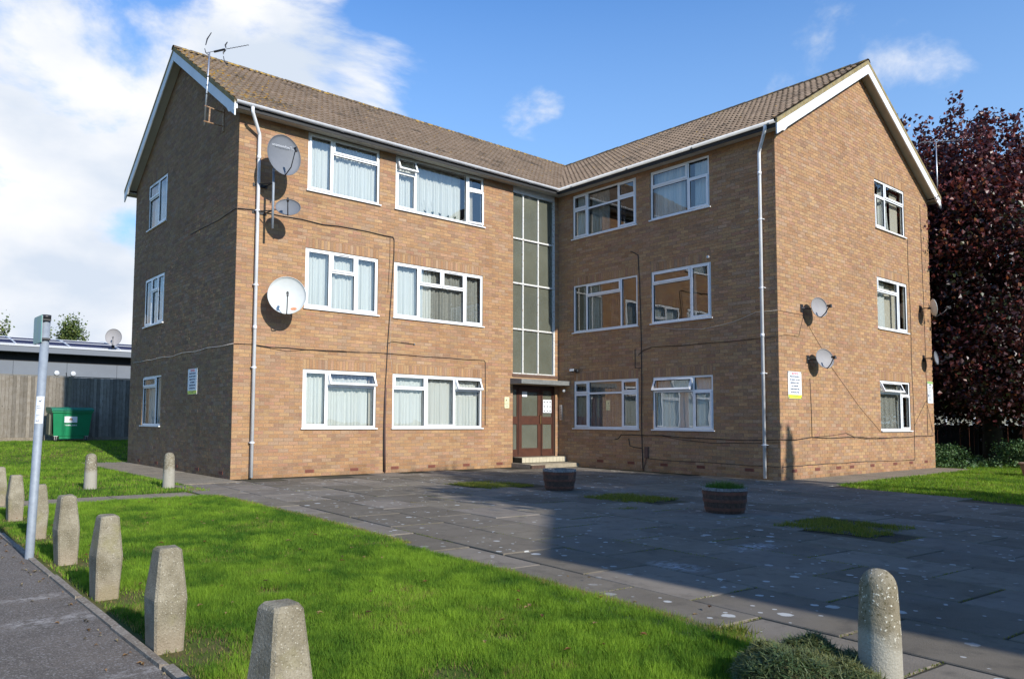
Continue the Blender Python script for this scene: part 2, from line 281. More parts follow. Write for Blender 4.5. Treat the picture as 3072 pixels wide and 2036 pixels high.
# ------------------------------------------------------------------ mesh helpers
def vcol(me, cols):       # per-face colours -> point/face attribute
    a = me.attributes.new('Col', 'FLOAT_COLOR', 'FACE')
    c = np.ones((len(me.polygons), 4), np.float32); c[:, :3] = cols
    a.data.foreach_set('color', c.ravel())
class MB:
    def __init__(s): s.v = []; s.f = []; s.m = []; s.c = []; s.mi = 0; s.col = (0.5, 0.5, 0.5)
    def add(s, vs_, fs):
        o = len(s.v); s.v += [tuple(x) for x in vs_]
        for f in fs: s.f.append(tuple(i+o for i in f)); s.m.append(s.mi); s.c.append(s.col)
        return s
    def box(s, x0, x1, y0, y1, z0, z1):
        if x0 > x1: x0, x1 = x1, x0
        if y0 > y1: y0, y1 = y1, y0
        if z0 > z1: z0, z1 = z1, z0
        return s.add([(x0,y0,z0),(x1,y0,z0),(x1,y1,z0),(x0,y1,z0),(x0,y0,z1),(x1,y0,z1),(x1,y1,z1),(x0,y1,z1)],
                     [(0,3,2,1),(4,5,6,7),(0,1,5,4),(1,2,6,5),(2,3,7,6),(3,0,4,7)])
    def prism(s, poly, axis, a0, a1):      # poly in the two other axes, extruded along axis
        n = len(poly)
        def P(p, a): return {0: (a, p[0], p[1]), 1: (p[0], a, p[1]), 2: (p[0], p[1], a)}[axis]
        vs_ = [P(p, a0) for p in poly] + [P(p, a1) for p in poly]
        return s.add(vs_, [tuple(range(n))[::-1], tuple(range(n, 2*n))] + [(i, (i+1) % n, n+(i+1) % n, n+i) for i in range(n)])
    def tube(s, pts, r, n=8, caps=True):
        pts = [Vector(p) for p in pts]; rs = r if isinstance(r, (list, tuple)) else [r]*len(pts)
        rings = []; o = len(s.v); up = None
        for i, p in enumerate(pts):
            t = (pts[min(i+1, len(pts)-1)] - pts[max(i-1, 0)])
            t = t.normalized() if t.length > 1e-9 else Vector((0, 0, 1))
            if up is None: up = Vector((0, 0, 1)) if abs(t.z) < 0.9 else Vector((1, 0, 0))
            a = t.cross(up)
            if a.length < 1e-4: a = t.cross(Vector((0, 1, 0)))
            a.normalize(); b = t.cross(a).normalized(); up = b.cross(t) if True else up
            up = -b if False else a.cross(t)
            for k in range(n):
                q = 2*math.pi*k/n; s.v.append(tuple(p + a*(rs[i]*math.cos(q)) + b*(rs[i]*math.sin(q))))
        for i in range(len(pts)-1):
            for k in range(n):
                s.f.append((o+i*n+k, o+i*n+(k+1) % n, o+(i+1)*n+(k+1) % n, o+(i+1)*n+k)); s.m.append(s.mi); s.c.append(s.col)
        if caps:
            s.f.append(tuple(o+k for k in range(n))[::-1]); s.m.append(s.mi); s.c.append(s.col)
            e = o+(len(pts)-1)*n; s.f.append(tuple(e+k for k in range(n))); s.m.append(s.mi); s.c.append(s.col)
        return s
    def lathe(s, prof, n=24, c=(0, 0), caps=True):
        o = len(s.v)
        for r, z in prof:
            for k in range(n): q = 2*math.pi*k/n; s.v.append((c[0]+r*math.cos(q), c[1]+r*math.sin(q), z))
        for i in range(len(prof)-1):
            for k in range(n): s.f.append((o+i*n+k, o+i*n+(k+1) % n, o+(i+1)*n+(k+1) % n, o+(i+1)*n+k)); s.m.append(s.mi); s.c.append(s.col)
        if caps:
            s.f.append(tuple(o+k for k in range(n))[::-1]); s.m.append(s.mi); s.c.append(s.col)
            e = o+(len(prof)-1)*n; s.f.append(tuple(e+k for k in range(n))); s.m.append(s.mi); s.c.append(s.col)
        return s
    def mesh(s, name, mats, smooth=False, cols=False):
        me = bpy.data.meshes.new(name); me.from_pydata(s.v, [], s.f)
        for m in (mats if isinstance(mats, (list, tuple)) else [mats]): me.materials.append(MATS[m])
        me.polygons.foreach_set('material_index', s.m)
        if smooth: me.polygons.foreach_set('use_smooth', [True]*len(s.f))
        if cols: vcol(me, np.array(s.c, np.float32))
        me.update(); return me
    def build(s, name, mats, parent=None, smooth=False, cols=False, loc=None, rz=None, **kw):
        return link(name, s.mesh(name, mats, smooth, cols), parent, loc, rz, **kw)
def link(name, me, parent=None, loc=None, rz=None, label=None, cat=None, group=None, kind=None, mat_=None):
    o = bpy.data.objects.new(name, me); COL.objects.link(o)
    if parent: o.parent = parent
    if loc is not None: o.location = loc
    if rz is not None: o.rotation_euler = (0, 0, rz)
    tag(o, label, cat, group, kind); return o
def tag(o, label=None, cat=None, group=None, kind=None):
    if label: o['label'] = label
    if cat: o['category'] = cat
    if group: o['group'] = group
    if kind: o['kind'] = kind
    return o
def empty(name, loc=(0, 0, 0), rz=0.0, parent=None, **kw):
    o = link(name, None, parent, loc, rz, **kw); o.empty_display_size = 0.1; return o
def npmesh(name, V, Fc, mat_, cols=None, nverts=3):
    """fast mesh from arrays: V (n,3), Fc (m,k)"""
    me = bpy.data.meshes.new(name); k = Fc.shape[1]
    me.vertices.add(len(V)); me.vertices.foreach_set('co', V.astype(np.float32).ravel())
    me.loops.add(Fc.size); me.loops.foreach_set('vertex_index', Fc.astype(np.int32).ravel())
    me.polygons.add(len(Fc)); me.polygons.foreach_set('loop_start', np.arange(0, Fc.size, k, dtype=np.int32))
    try: me.polygons.foreach_set('loop_total', np.full(len(Fc), k, dtype=np.int32))
    except Exception: pass
    me.materials.append(MATS[mat_]); me.update(calc_edges=True); me.validate(); me.shade_flat()
    if cols is not None: vcol(me, cols)
    return me
def text(s, size, mat_, parent, loc, rot, align='CENTER', name='lettering', sx=1.0, bold=0.0):
    cu = bpy.data.curves.new('t', 'FONT'); cu.body = s; cu.size = size; cu.align_x = align; cu.extrude = 0.0006; cu.resolution_u = 2; cu.offset = bold
    tmp = bpy.data.objects.new('t', cu); COL.objects.link(tmp)
    me = bpy.data.meshes.new_from_object(tmp.evaluated_get(bpy.context.evaluated_depsgraph_get())); bpy.data.objects.remove(tmp)
    me.materials.clear(); me.materials.append(MATS[mat_])
    o = link(name, me, parent); o.location = loc; o.rotation_euler = rot; o.scale = (sx, 1, 1); return o
def smooth01(t): t = max(0.0, min(1.0, t)); return t*t*(3-2*t)
def gh(x, y): return 0.39*smooth01((y-7.3)/5.2)          # the lawn rises gently behind the block
def gh_np(x, y): t = np.clip((y-7.3)/5.2, 0, 1); return 0.39*t*t*(3-2*t)

# ------------------------------------------------------------------ dimensions of the block
LA, XS, LB, WA, WB = 9.33, 7.60, 6.47, 7.35, 8.22
EAVE_Z, RIDGE_Z, OV = 7.62, 10.24, 0.33
SOFF = 7.50
bld = empty('apartment_building', label='three storey brick block of flats in an L shape round a paved court', cat='building')

# ------------------------------------------------------------------ ground
def ground():
    xs = sorted(set([-400, -200, -100, -60, -40] + list(range(-30, 45, 3)) + [60, 100, 200, 400])); ys = sorted(set([-300, -100, -50] + [y/2 for y in range(-50, 60, 3)] + [40, 60, 100, 200, 400]))
    V = [(x, y, gh(x, y)-0.017) for y in ys for x in xs]; nx = len(xs)
    F = [(j*nx+i, j*nx+i+1, (j+1)*nx+i+1, (j+1)*nx+i) for j in range(len(ys)-1) for i in range(nx-1)]
    m = MB(); m.add(V, F); m.build('ground', 'soil_lawn', smooth=True, kind='structure')
ground()
EDGE = [(-1.36, -0.6), (-1.36, -2.3), (-1.36, -3.8), (-1.41, -6.2), (-1.52, -8.0), (-1.64, -9.3), (-1.74, -10.35), (-1.80, -11.0), (-1.86, -11.9), (-1.95, -12.5), (-2.08, -13.4), (-2.3, -15), (-2.6, -18)]
def edge_x(y):
    ys = [p[1] for p in EDGE][::-1]; xs = [p[0] for p in EDGE][::-1]
    return float(np.interp(y, ys, xs))
def edge_np(y): ys = [p[1] for p in EDGE][::-1]; xs = [p[0] for p in EDGE][::-1]; return np.interp(y, ys, xs)
def sheet(name, poly, z, m, **kw):
    mb = MB(); mb.add([(x, y, z) for x, y in poly], [tuple(range(len(poly)))]); return mb.build(name, m, **kw)
bed = sheet('courtyard', [(-1.32, 0.0)] + [(x+0.04, y) for x, y in EDGE[1:]] + [(8.0, -18), (8.05, -11), (8.5, -9.3), (9.0, -8.0), (9.33, -7.55), (9.33, 0.0)], -0.0115, 'joint', kind='structure')
tar = sheet('pavement', [(-4.69, -30), (-4.69, 12), (-12, 12), (-12, -30)], -0.006, 'tarmac', kind='structure')
# kerb edging blocks
def edging():
    y = -15.5; i = 0
    root = empty('kerb_edging', (-4.66, 0, 0), kind='structure')
    protos = []
    for k in range(3):
        m = MB(); t = 0.004*k; m.add([(-0.03,0.006,-0.1),(0.03,0.006,-0.1),(0.03,0.9,-0.1),(-0.03,0.9,-0.1),(-0.027,0.008,0.008+t),(0.022,0.012,0.006),(0.024,0.89,0.012),(-0.025,0.894,0.008)],
                          [(0,3,2,1),(4,5,6,7),(0,1,5,4),(1,2,6,5),(2,3,7,6),(3,0,4,7)]); protos.append(m.mesh('kerb_block', 'kerb'))
    while y < 6:
        o = link('kerb_block', protos[i % 3], root); o.location = (random.uniform(-.008, .008), y, random.uniform(-.006, .004)); o.rotation_euler = (0, 0, random.uniform(-.008, .008)); y += 0.905; i += 1
edging()
# concrete strips: crossing path, path beside the left gable, apron beside the right gable
def slabs_path(name, rects, z=0.0):
    root = empty(name, (0, 0, 0), kind='structure')
    for (x0, x1, y0, y1) in rects:
        m = MB(); j = lambda: random.uniform(-0.012, 0.012)
        z1 = z + random.uniform(-0.003, 0.003)
        a = [(x0+.006+j()*0, y0+.006+j()*0.3), (x1-.006, y0+.006+j()*0.3), (x1-.006, y1-.006), (x0+.006, y1-.006)]
        m.prism(a, 2, z-0.06, z1+0.002); m.build('slab', 'path', root)
slabs_path('crossing_path', [(-4.62+i*0.61, -4.62+(i+1)*0.61, -2.88+0.03*i, -2.12+0.015*i) for i in range(5)])
slabs_path('side_path', [(-1.12, 0.0, -0.6+i*1.1, -0.6+(i+1)*1.1) for i in range(0, 8)], 0.002)
slabs_path('gable_apron', [(LA+i*1.05, LA+(i+1)*1.05, -7.62+0.03*i, -LB) for i in range(8)], 0.0)
# courtyard paving slabs
PA = math.atan(0.07); PO = (-1.20, -9.10)
ca, sa = math.cos(-PA), math.sin(-PA)
def pw(a, b): return (PO[0] + a*math.cos(PA)*1 + b*math.sin(PA), PO[1] - a*math.sin(PA) + b*math.cos(PA))
PATCH = [(3.55, -3.85, 0.55, 0.62), (3.75, -7.0, 0.52, 0.55), (3.2, -10.62, 0.56, 0.56)]
def paving():
    protos = []
    for k in range(14):
        w, l = 0.733, 1.036; m = MB(); g = random.uniform(0.13, 0.205); m.col = (g*1.14, g*0.98, g*(0.78+random.uniform(-.03, .03)))
        h = [random.uniform(-0.003, 0.003) for _ in range(4)]; b = 0.009
        q = [(b, b), (w-b, b), (w-b, l-b), (b, l-b)]; q2 = [(b-.005, b-.005), (w-b+.005, b-.005), (w-b+.005, l-b+.005), (b-.005, l-b+.005)]
        m.add([(x, y, -0.05) for x, y in q2] + [(x, y, -0.006+h[i]) for i, (x, y) in enumerate(q2)] + [(x, y, h[i]) for i, (x, y) in enumerate(q)],
              [(0,1,5,4),(1,2,6,5),(2,3,7,6),(3,0,4,7),(4,5,9,8),(5,6,10,9),(6,7,11,10),(7,4,8,11),(8,9,10,11)])
        protos.append(m.mesh('paving_slab', 'slab', cols=True))
    n = 0
    for i in range(-2, 15):
        for j in range(-9, 10):
            off = 0.0 if i % 2 else 0.55
            a, b = i*0.75, j*1.05 + off
            x, y = pw(a+0.375, b+0.52)
            if y > -0.45 or x > 9.25 or x < edge_x(y)-0.32 or y < -18: continue
            lim = 8.9 + (y+8.0)*0.30 if y < -7.6 else 9.3
            if x > lim: continue
            if any(abs(x-px) < 0.6 and abs(y-py) < 0.62 for px, py, _, _ in PATCH): continue
            o = link('paving_slab', random.choice(protos), bed); o.location = (*pw(a, b), random.uniform(-0.004, 0.004)); o.rotation_euler = (0, 0, -PA + random.uniform(-.003, .003)); n += 1
    print('slabs', n)
paving()
for px, py, hx, hy in PATCH:
    sheet('planting_gap', [(px+hx*(1+.07*random.uniform(-1,1))*math.copysign(abs(math.cos(a))**.3, math.cos(a)), py+hy*(1+.07*random.uniform(-1,1))*math.copysign(abs(math.sin(a))**.3, math.sin(a))) for a in np.linspace(0, 6.283, 41)[:-1]], -0.004, 'soil', kind='structure')

# ------------------------------------------------------------------ brick walls
PAL = np.array([(0.47,0.275,0.145),(0.42,0.235,0.13),(0.50,0.325,0.175),(0.39,0.25,0.16),(0.48,0.285,0.185),(0.355,0.215,0.145),(0.45,0.31,0.215),(0.51,0.31,0.16),(0.41,0.22,0.15)])
PW = np.array([.19,.15,.14,.10,.13,.07,.08,.09,.05])
def rand_cols(n):
    c = PAL[rng.choice(len(PAL), n, p=PW/PW.sum())]; c = c*.74 + PAL.mean(0)*.26; c = c*np.array([.94, .92, .86]); return (c*(1+rng.normal(0, 0.06, (n, 1)))*np.array([0.97,1.0,1.03])).astype(np.float32)
ALLB = []     # (wall index, O, ex, n, u0, u1, z0, z1)
CH, BL = 0.075, 0.225
def course_bricks(W, z0, z1, openings, ztop=lambda u: 99):
    out = []
    k = 0; z = z0
    while z < z1-0.01:
        a, b = z+0.005, z+CH-0.005
        x = -(BL/2 if k % 2 else 0)
        cuts = sorted(set([0, W] + [c for o in openings if o[3] > z and o[2] < z+CH for c in (o[0], o[1])]))
        cuts = [c for c in cuts if 0 <= c <= W]
        while x < W:
            xs = [max(x, 0)] + [c for c in cuts if x < c < x+BL] + [min(x+BL, W)]
            for p, q in zip(xs, xs[1:]):
                if q-p < 0.03: continue
                lo, hi = a, b; mid = (p+q)/2
                for o in openings:
                    if o[0] <= mid <= o[1] and o[3] > a and o[2] < b:
                        if o[2] <= a+.012 and o[3] >= b-.012: lo, hi = 1, 0
                        elif o[3] < b and o[2] <= a: lo = max(lo, o[3]+0.002)
                        elif o[2] > a and o[3] >= b: hi = min(hi, o[2]-0.002)
                if hi-lo < 0.016: continue
                if (lo+hi)/2 + 0.02 > ztop(mid): continue
                if hi > z1: hi = z1
                g0 = 0.005 if p == x or True else 0
                out.append((p+(0.005 if p > 0 else 0), q-(0.005 if q < W else 0), lo, hi))
            x += BL
        z += CH; k += 1
    return out
def soldiers(x0, x1, z, h=0.215):
    out = []; n = round((x1-x0)/0.075); w = (x1-x0)/n
    for i in range(n): out.append((x0+i*w+.005, x0+(i+1)*w-.005, z+.004, z+h-.005))
    return out
def make_wall(O, ex, n, W, z0, z1, openings, lintels, gable=None, label=None, plain=False, airs=()):
    O = Vector(O); ex = Vector(ex); n = Vector(n); idx = len(WALLS)
    op = list(openings)
    xs = sorted(set([0, W]+[v for o in op for v in (o[0], o[1])])); zs = sorted(set([z0, z1]+[v for o in op for v in (o[2], min(o[3], z1))]))
    m = MB(); P = lambda u, d, z: tuple(O + ex*u + n*d + Vector((0, 0, z)))
    for i in range(len(xs)-1):
        for j in range(len(zs)-1):
            cx, cz = (xs[i]+xs[i+1])/2, (zs[j]+zs[j+1])/2
            if any(o[0] < cx < o[1] and o[2] < cz < o[3] for o in op): continue
            m.add([P(xs[i],0,zs[j]), P(xs[i+1],0,zs[j]), P(xs[i+1],0,zs[j+1]), P(xs[i],0,zs[j+1])], [(0,1,2,3)])
    for o in op:
        a, b, c, d = o[0], o[1], o[2], min(o[3], z1); D = -0.13
        m.add([P(a,0,c),P(b,0,c),P(b,D,c),P(a,D,c)], [(0,1,2,3)]); m.add([P(a,0,d),P(b,0,d),P(b,D,d),P(a,D,d)], [(3,2,1,0)])
        m.add([P(a,0,c),P(a,0,d),P(a,D,d),P(a,D,c)], [(3,2,1,0)]); m.add([P(b,0,c),P(b,0,d),P(b,D,d),P(b,D,c)], [(0,1,2,3)])
    if gable: m.add([P(0,0,z1),P(W,0,z1),P(W,0,gable[0]),P(W/2,0,gable[1]),P(0,0,gable[0])], [(0,1,2,3,4)])
    w = m.build('wall', 'mortar_plain' if plain else 'mortar', bld)
    if label: w['label'] = label
    WALLS.append(w)
    if plain: return w
    allop = op + [(a, b, z, z+0.215) for a, b, z in lintels] + [(u-.115, u+.115, 0.075*round((z-.0375)/.075), 0.075*round((z-.0375)/.075)+0.075) for u, z in airs]
    zt = (lambda u: gable[0] + (gable[1]-gable[0])*(1-abs(u-W/2)/(W/2))) if gable else (lambda u: 99)
    for b in course_bricks(W, z0, (gable[1] if gable else z1), allop, zt) + [s for l in lintels for s in soldiers(*l)]:
        ALLB.append((idx, O, ex, n, *b))
    for u, z in airs:      # terracotta air bricks with slots
        zz = 0.075*round((z-.0375)/.075); mb = MB()
        mb.add([P(u-.105,.009,zz+.004),P(u+.105,.009,zz+.004),P(u+.105,.009,zz+.071),P(u-.105,.009,zz+.071),P(u-.105,-.01,zz+.004),P(u+.105,-.01,zz+.004),P(u+.105,-.01,zz+.071),P(u-.105,-.01,zz+.071)],
               [(0,1,2,3),(4,5,1,0),(3,2,6,7),(1,5,6,2),(4,0,3,7)])
        mb.mi = 1
        for r_ in range(3):
            for c_ in range(7):
                uu = u-.09+c_*.0262; z_ = zz+.012+r_*.0185
                mb.add([P(uu,.0105,z_),P(uu+.016,.0105,z_),P(uu+.016,.0105,z_+.011),P(uu,.0105,z_+.011)], [(0,1,2,3)])
        mb.build('air_brick', ['air_brick', 'dark'], w)
    return w
WALLS = []
# windows: name, wall, x0, x1, z0, z1, columns [(end fraction, [(end fraction from top, kind), ...])]
F_, S_, O_ = 'f', 's', 'o'
WIN = [
 ('A31','A',1.56,3.395,6.205,7.49,[(.33,[(1,'s')]),(1,[(.27,'sv'),(1,'f')])]),
 ('A32','A',3.845,6.57,6.205,7.49,[(.215,[(.29,'o'),(1,'s')]),(.80,[(1,'f')]),(1,[(.30,'sv'),(1,'c')])]),
 ('A21','A',1.545,3.39,3.62,4.93,[(.34,[(1,'s')]),(.68,[(.345,'sv'),(1,'f')]),(1,[(1,'s')])]),
 ('A22','A',3.835,6.555,3.62,4.93,[(.265,[(1,'s')]),(.52,[(.34,'sv'),(1,'F')]),(.78,[(.34,'sv'),(1,'x')]),(1,[(1,'s')])]),
 ('A11','A',1.54,3.38,1.033,2.295,[(.32,[(1,'s')]),(1,[(.275,'ov'),(1,'f')])]),
 ('A12','A',3.83,6.54,1.033,2.295,[(.35,[(.27,'sv'),(1,'f')]),(.68,[(1,'s')]),(1,[(.27,'ov'),(1,'f')])]),
 ('B31','B',0.55,2.73,6.205,7.42,[(.24,[(.34,'sv'),(1,'s')]),(.73,[(.37,'f'),(1,'f')]),(1,[(.34,'sv'),(1,'s')])]),
 ('B32','B',3.18,4.85,6.205,7.42,[(.65,[(.33,'sv'),(1,'f')]),(1,[(.36,'f'),(1,'s')])]),
 ('B21','B',0.565,2.75,3.62,4.91,[(.215,[(1,'f')]),(.755,[(.26,'sv'),(1,'f')]),(1,[(1,'f')])]),
 ('B22','B',3.18,4.86,3.62,4.91,[(.675,[(.24,'sv'),(1,'f')]),(1,[(1,'s')])]),
 ('B11','B',0.575,2.76,1.033,2.30,[(.235,[(.27,'sv'),(1,'s')]),(.76,[(.27,'f'),(1,'f')]),(1,[(.27,'sv'),(1,'s')])]),
 ('B12','B',3.20,4.875,1.033,2.30,[(.685,[(.28,'ov'),(1,'f')]),(1,[(.28,'f'),(1,'s')])]),
 ('G3','G',4.845,6.64,6.205,7.47,[(.34,[(.33,'f'),(1,'s')]),(1,[(.33,'sv'),(1,'f')])]),
 ('G2','G',4.84,6.65,3.62,4.94,[(.69,[(.27,'sv'),(1,'f')]),(1,[(1,'s')])]),
 ('G1','G',4.86,6.66,1.033,2.30,[(.70,[(.25,'ov'),(1,'f')]),(1,[(.27,'f'),(1,'sv')])]),
 ('L3','L',1.19,2.74,6.205,7.434,[(.56,[(.33,'sv'),(1,'f')]),(1,[(1,'s')])]),
 ('L2','L',1.13,2.74,3.62,4.89,[(.36,[(1,'s')]),(.68,[(.30,'sv'),(1,'f')]),(1,[(1,'s')])]),
 ('L1','L',1.18,2.74,1.033,2.30,[(.70,[(.22,'s'),(1,'f')]),(1,[(1,'f')])]),
]
def ops(w): return [(x0, x1, z0, z1) for (n, ww, x0, x1, z0, z1, c) in WIN if ww == w]
def lint(w): return [(x0, x1, z1) for (n, ww, x0, x1, z0, z1, c) in WIN if ww == w and z1 < (7.3 if w in 'AB' else 9)]
FR = {'A': ((0,0,0),(1,0,0),(0,-1,0)), 'B': ((LA,0,0),(0,-1,0),(-1,0,0)), 'G': ((LA,-LB,0),(1,0,0),(0,-1,0)), 'L': ((0,WA,0),(0,-1,0),(-1,0,0))}
airA = [(x, .13) for x in (1.74,2.84,3.92,4.98,6.05,7.15)]; airB = [(x, .18) for x in (1.5,2.51,3.51,4.53,5.75)]
airG = [(x-LA, .15) for x in (9.88,10.89,11.88,12.54,13.63,14.94,15.92,16.91)]; airL = [(WA-x, .13) for x in (1.89,.5,3.3,4.8,6.3)]
SZ = RIDGE_Z-EAVE_Z
def roofA(y): return EAVE_Z + (y+OV)*SZ/(WA/2+OV)
def roofB(x): return EAVE_Z + (x-(LA-OV))*SZ/(WB/2+OV)
TH = 0.10
gz0, gz1 = roofA(0)-TH-.03, RIDGE_Z-TH-.03
make_wall(*FR['A'], XS, 0, SOFF, ops('A'), lint('A'), airs=airA)
make_wall(*FR['B'], LB, 0, SOFF, ops('B'), lint('B'), airs=airB)
make_wall(*FR['G'], WB, -.075, 7.60, ops('G'), lint('G'), gable=(gz0, gz1), airs=airG)
make_wall(*FR['L'], WA, 0, 7.60, ops('L'), lint('L'), gable=(gz0, gz1), airs=airL)
make_wall((LA+WB,-LB,0),(0,1,0),(1,0,0), LB+WA, -.1, 7.6, [], [], plain=True)
make_wall((LA+WB,WA,0),(-1,0,0),(0,1,0), LA+WB, 0, 7.6, [], [], plain=True)
make_wall((9.19,0.004,0),(1,0,0),(0,-1,0), 0.14, 0, SOFF, [], [])
# distribute bricks: 300 largest in view as objects, the rest one mesh
def lay_bricks():
    n = len(ALLB); C = np.array(CAMP); fw = np.array(_fw)
    O = np.array([b[1] for b in ALLB]); ex = np.array([b[2] for b in ALLB]); nn = np.array([b[3] for b in ALLB])
    q = np.array([b[4:8] for b in ALLB]); wi = np.array([b[0] for b in ALLB])
    cen = O + ex*((q[:, 0]+q[:, 1])/2)[:, None]; cen[:, 2] += (q[:, 2]+q[:, 3])/2
    d = cen-C; dist = np.linalg.norm(d, axis=1); cosv = np.maximum(0, -(d*nn).sum(1)/dist)
    area = (q[:, 1]-q[:, 0])*(q[:, 3]-q[:, 2])*cosv/dist**2
    full = (np.abs(q[:, 1]-q[:, 0]-0.215) < .003) & (np.abs(q[:, 3]-q[:, 2]-.065) < .003)
    order = np.argsort(-area*full)[:300]; sel = np.zeros(n, bool); sel[order] = True
    cols = rand_cols(n); cols[wi == 3] *= np.array([0.76, 0.79, 0.84]); dep = rng.uniform(0.0025, 0.005, n)  # left gable bricks darker, greyer: weathering, plus that side's shade put into the colour
    rest = np.where(~sel)[0]; m = len(rest)
    u0, u1, z0, z1 = q[rest].T; Or = O[rest]; er = ex[rest]; nr = nn[rest]; dp = dep[rest]
    V = np.zeros((m, 8, 3), np.float32)
    jt = rng.normal(0, 0.0006, (m, 4))
    for k, (u, z, dd) in enumerate([(u0, z0, dp), (u1, z0, dp+jt[:, 0]), (u1, z1, dp+jt[:, 1]), (u0, z1, dp+jt[:, 2]), (u0, z0, -.01+dp*0), (u1, z0, -.01+dp*0), (u1, z1, -.01+dp*0), (u0, z1, -.01+dp*0)]):
        V[:, k] = Or + er*u[:, None] + nr*dd[:, None]; V[:, k, 2] += z
    pat = np.array([(0,1,2,3),(4,5,1,0),(3,2,6,7),(1,5,6,2),(4,0,3,7)])
    Fc = (np.arange(m)[:, None, None]*8 + pat[None]).reshape(-1, 4)
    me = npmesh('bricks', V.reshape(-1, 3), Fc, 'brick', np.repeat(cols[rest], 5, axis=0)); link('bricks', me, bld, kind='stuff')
    protos = []
    for c in rand_cols(24):
        mb = MB(); mb.col = tuple(c); mb.add([(0,-.0028,0),(.215,-.0032,0),(.215,-.0026,.065),(0,-.0034,.065),(0,.01,0),(.215,.01,0),(.215,.01,.065),(0,.01,.065)], [(0,1,2,3),(4,5,1,0),(3,2,6,7),(1,5,6,2),(4,0,3,7)])
        protos.append(mb.mesh('brick', 'brick', cols=True))
    for i in order:
        o = link('brick', random.choice(protos), WALLS[wi[i]]); e = ex[i]
        p = O[i] + e*q[i, 0]; o.location = (p[0], p[1], q[i, 2]); o.rotation_euler = (0, 0, math.atan2(e[1], e[0]))
    print('bricks', n)
lay_bricks()

# ------------------------------------------------------------------ windows
ROT = {'A': 0.0, 'G': 0.0, 'B': -math.pi/2, 'L': -math.pi/2}
def wl(w, x, y, z):      # wall-local (x right, y inward, z) -> world
    O, ex, n = FR[w]; return (O[0]+ex[0]*x-n[0]*y, O[1]+ex[1]*x-n[1]*y, z)
def ringframe(m, x0, x1, z0, z1, w, y0, y1, t=None):
    t = w if t is None else t
    m.box(x0, x1, y0, y1, z1-t, z1); m.box(x0, x1, y0, y1, z0, z0+w)
    m.box(x0, x0+w, y0+.0005, y1-.0005, z0+w, z1-t); m.box(x1-w, x1, y0+.0005, y1-.0005, z0+w, z1-t)
def make_window(name, wall, x0, x1, z0, z1, cols, sill=0.07):
    W, H = x1-x0, z1-z0
    root = empty('window', wl(wall, x0, 0, z0), ROT[wall], bld)
    fr = MB(); ringframe(fr, 0, W, 0, H, 0.048, 0.018, 0.085)
    xa = 0.0; sashes = []; panes = []
    for ci, (fe, rows) in enumerate(cols):
        xb = fe*W; za = H
        if ci < len(cols)-1:
            lowskip = rows[-1][1] == 'F'
            zlo = (H*(1-rows[0][0])) if lowskip else 0.048
            fr.box(xb-.026, xb+.026, .0175, .084, zlo, H-.048)
        for ri, (re, kind) in enumerate(rows):
            zb = H*(1-re); a = xa+(.048 if ci == 0 else .026); b = xb-(.048 if ci == len(cols)-1 else .026)
            t = za-(.048 if ri == 0 else .024); bt = zb+(.048 if ri == len(rows)-1 else .024)
            if kind == 'x': a0 = None
            elif kind == 'F':
                b2 = cols[ci+1][0]*W-.026; panes.append(('f', a, b2, bt, t))
            else: panes.append((kind, a, b, bt, t))
            if ri < len(rows)-1:
                bb = b if kind not in 'x' else b
                fr.box(a-.004, (b+.056 if rows[-1][1] == 'F' else b)+.004, .017, .083, zb-.024, zb+.024)
            za = zb
        xa = xb
    fr.build('frame', 'upvc', root)
    s = MB(); s.box(-.035, W+.035, -.045, .02, -.028, -.002); s.box(-.03, W+.03, -.04, .0, -.036, -.0285) if False else None
    s.build('sill', 'upvc', root)
    for kind, a, b, c, d in panes:
        k = kind[0]
        if k == 'f':
            g = MB(); g.box(a-.01, b+.01, .048, .056, c-.01, d+.01); g.build('pane', 'window_glass', root)
            q = MB(); ringframe(q, a-.001, b+.001, c-.001, d+.001, .007, .030, .058); q.build('gasket', 'gasket', root)
        else:
            sw = .046; e = .012
            m = MB(); A_, B_, C_, D_ = a-e, b+e, c-e, d+e
            if k in 'o': hz = D_; ang = R(-24)
            elif k == 'c': ang = R(7)
            else: ang = 0
            ringframe(m, A_, B_, C_, D_, sw, -.002, .05)
            me = m.mesh('sash', 'upvc'); o = link('sash', me, root)
            g = MB(); g.box(A_+sw-.006, B_-sw+.006, .022, .030, C_+sw-.006, D_-sw+.006); go = g.build('pane', 'window_glass', root)
            q = MB(); ringframe(q, A_+sw-.001, B_-sw+.001, C_+sw-.001, D_-sw+.001, .006, .008, .034); qo = q.build('gasket', 'gasket', root)
            if k == 'o':
                M = Matrix.Translation((0, 0, D_)) @ Matrix.Rotation(ang, 4, 'X') @ Matrix.Translation((0, 0, -D_))
                for x in (o, go, qo): x.matrix_local = M
                st = MB(); st.tube([(A_+.05, .04, C_+.02), (A_+.05, -.10, C_+.05)], .006, 6); st.tube([(B_-.05, .04, C_+.02), (B_-.05, -.10, C_+.05)], .006, 6); st.box(A_+.02, B_-.02, .03, .05, C_-.012, C_+.012)
                st.build('stay', 'black_plastic', root)
            if k == 'c':
                M = Matrix.Translation((A_, 0, 0)) @ Matrix.Rotation(R(-6), 4, 'Z') @ Matrix.Translation((-A_, 0, 0))
                for x in (o, go, qo): x.matrix_local = M
            if 'v' in kind:
                v = MB(); mid = (A_+B_)/2; L_ = min(.16, (B_-A_)*.22)
                v.box(mid-L_, mid+L_, -.008, -.0025, D_-.030, D_-.018); vo = v.build('trickle_vent', 'gasket' if name in ('A21', 'A22', 'G3', 'G2', 'G1') else 'gutter_grey', root)
                if k == 'o': vo.matrix_local = M
    return root
for w in WIN: make_window(*w)

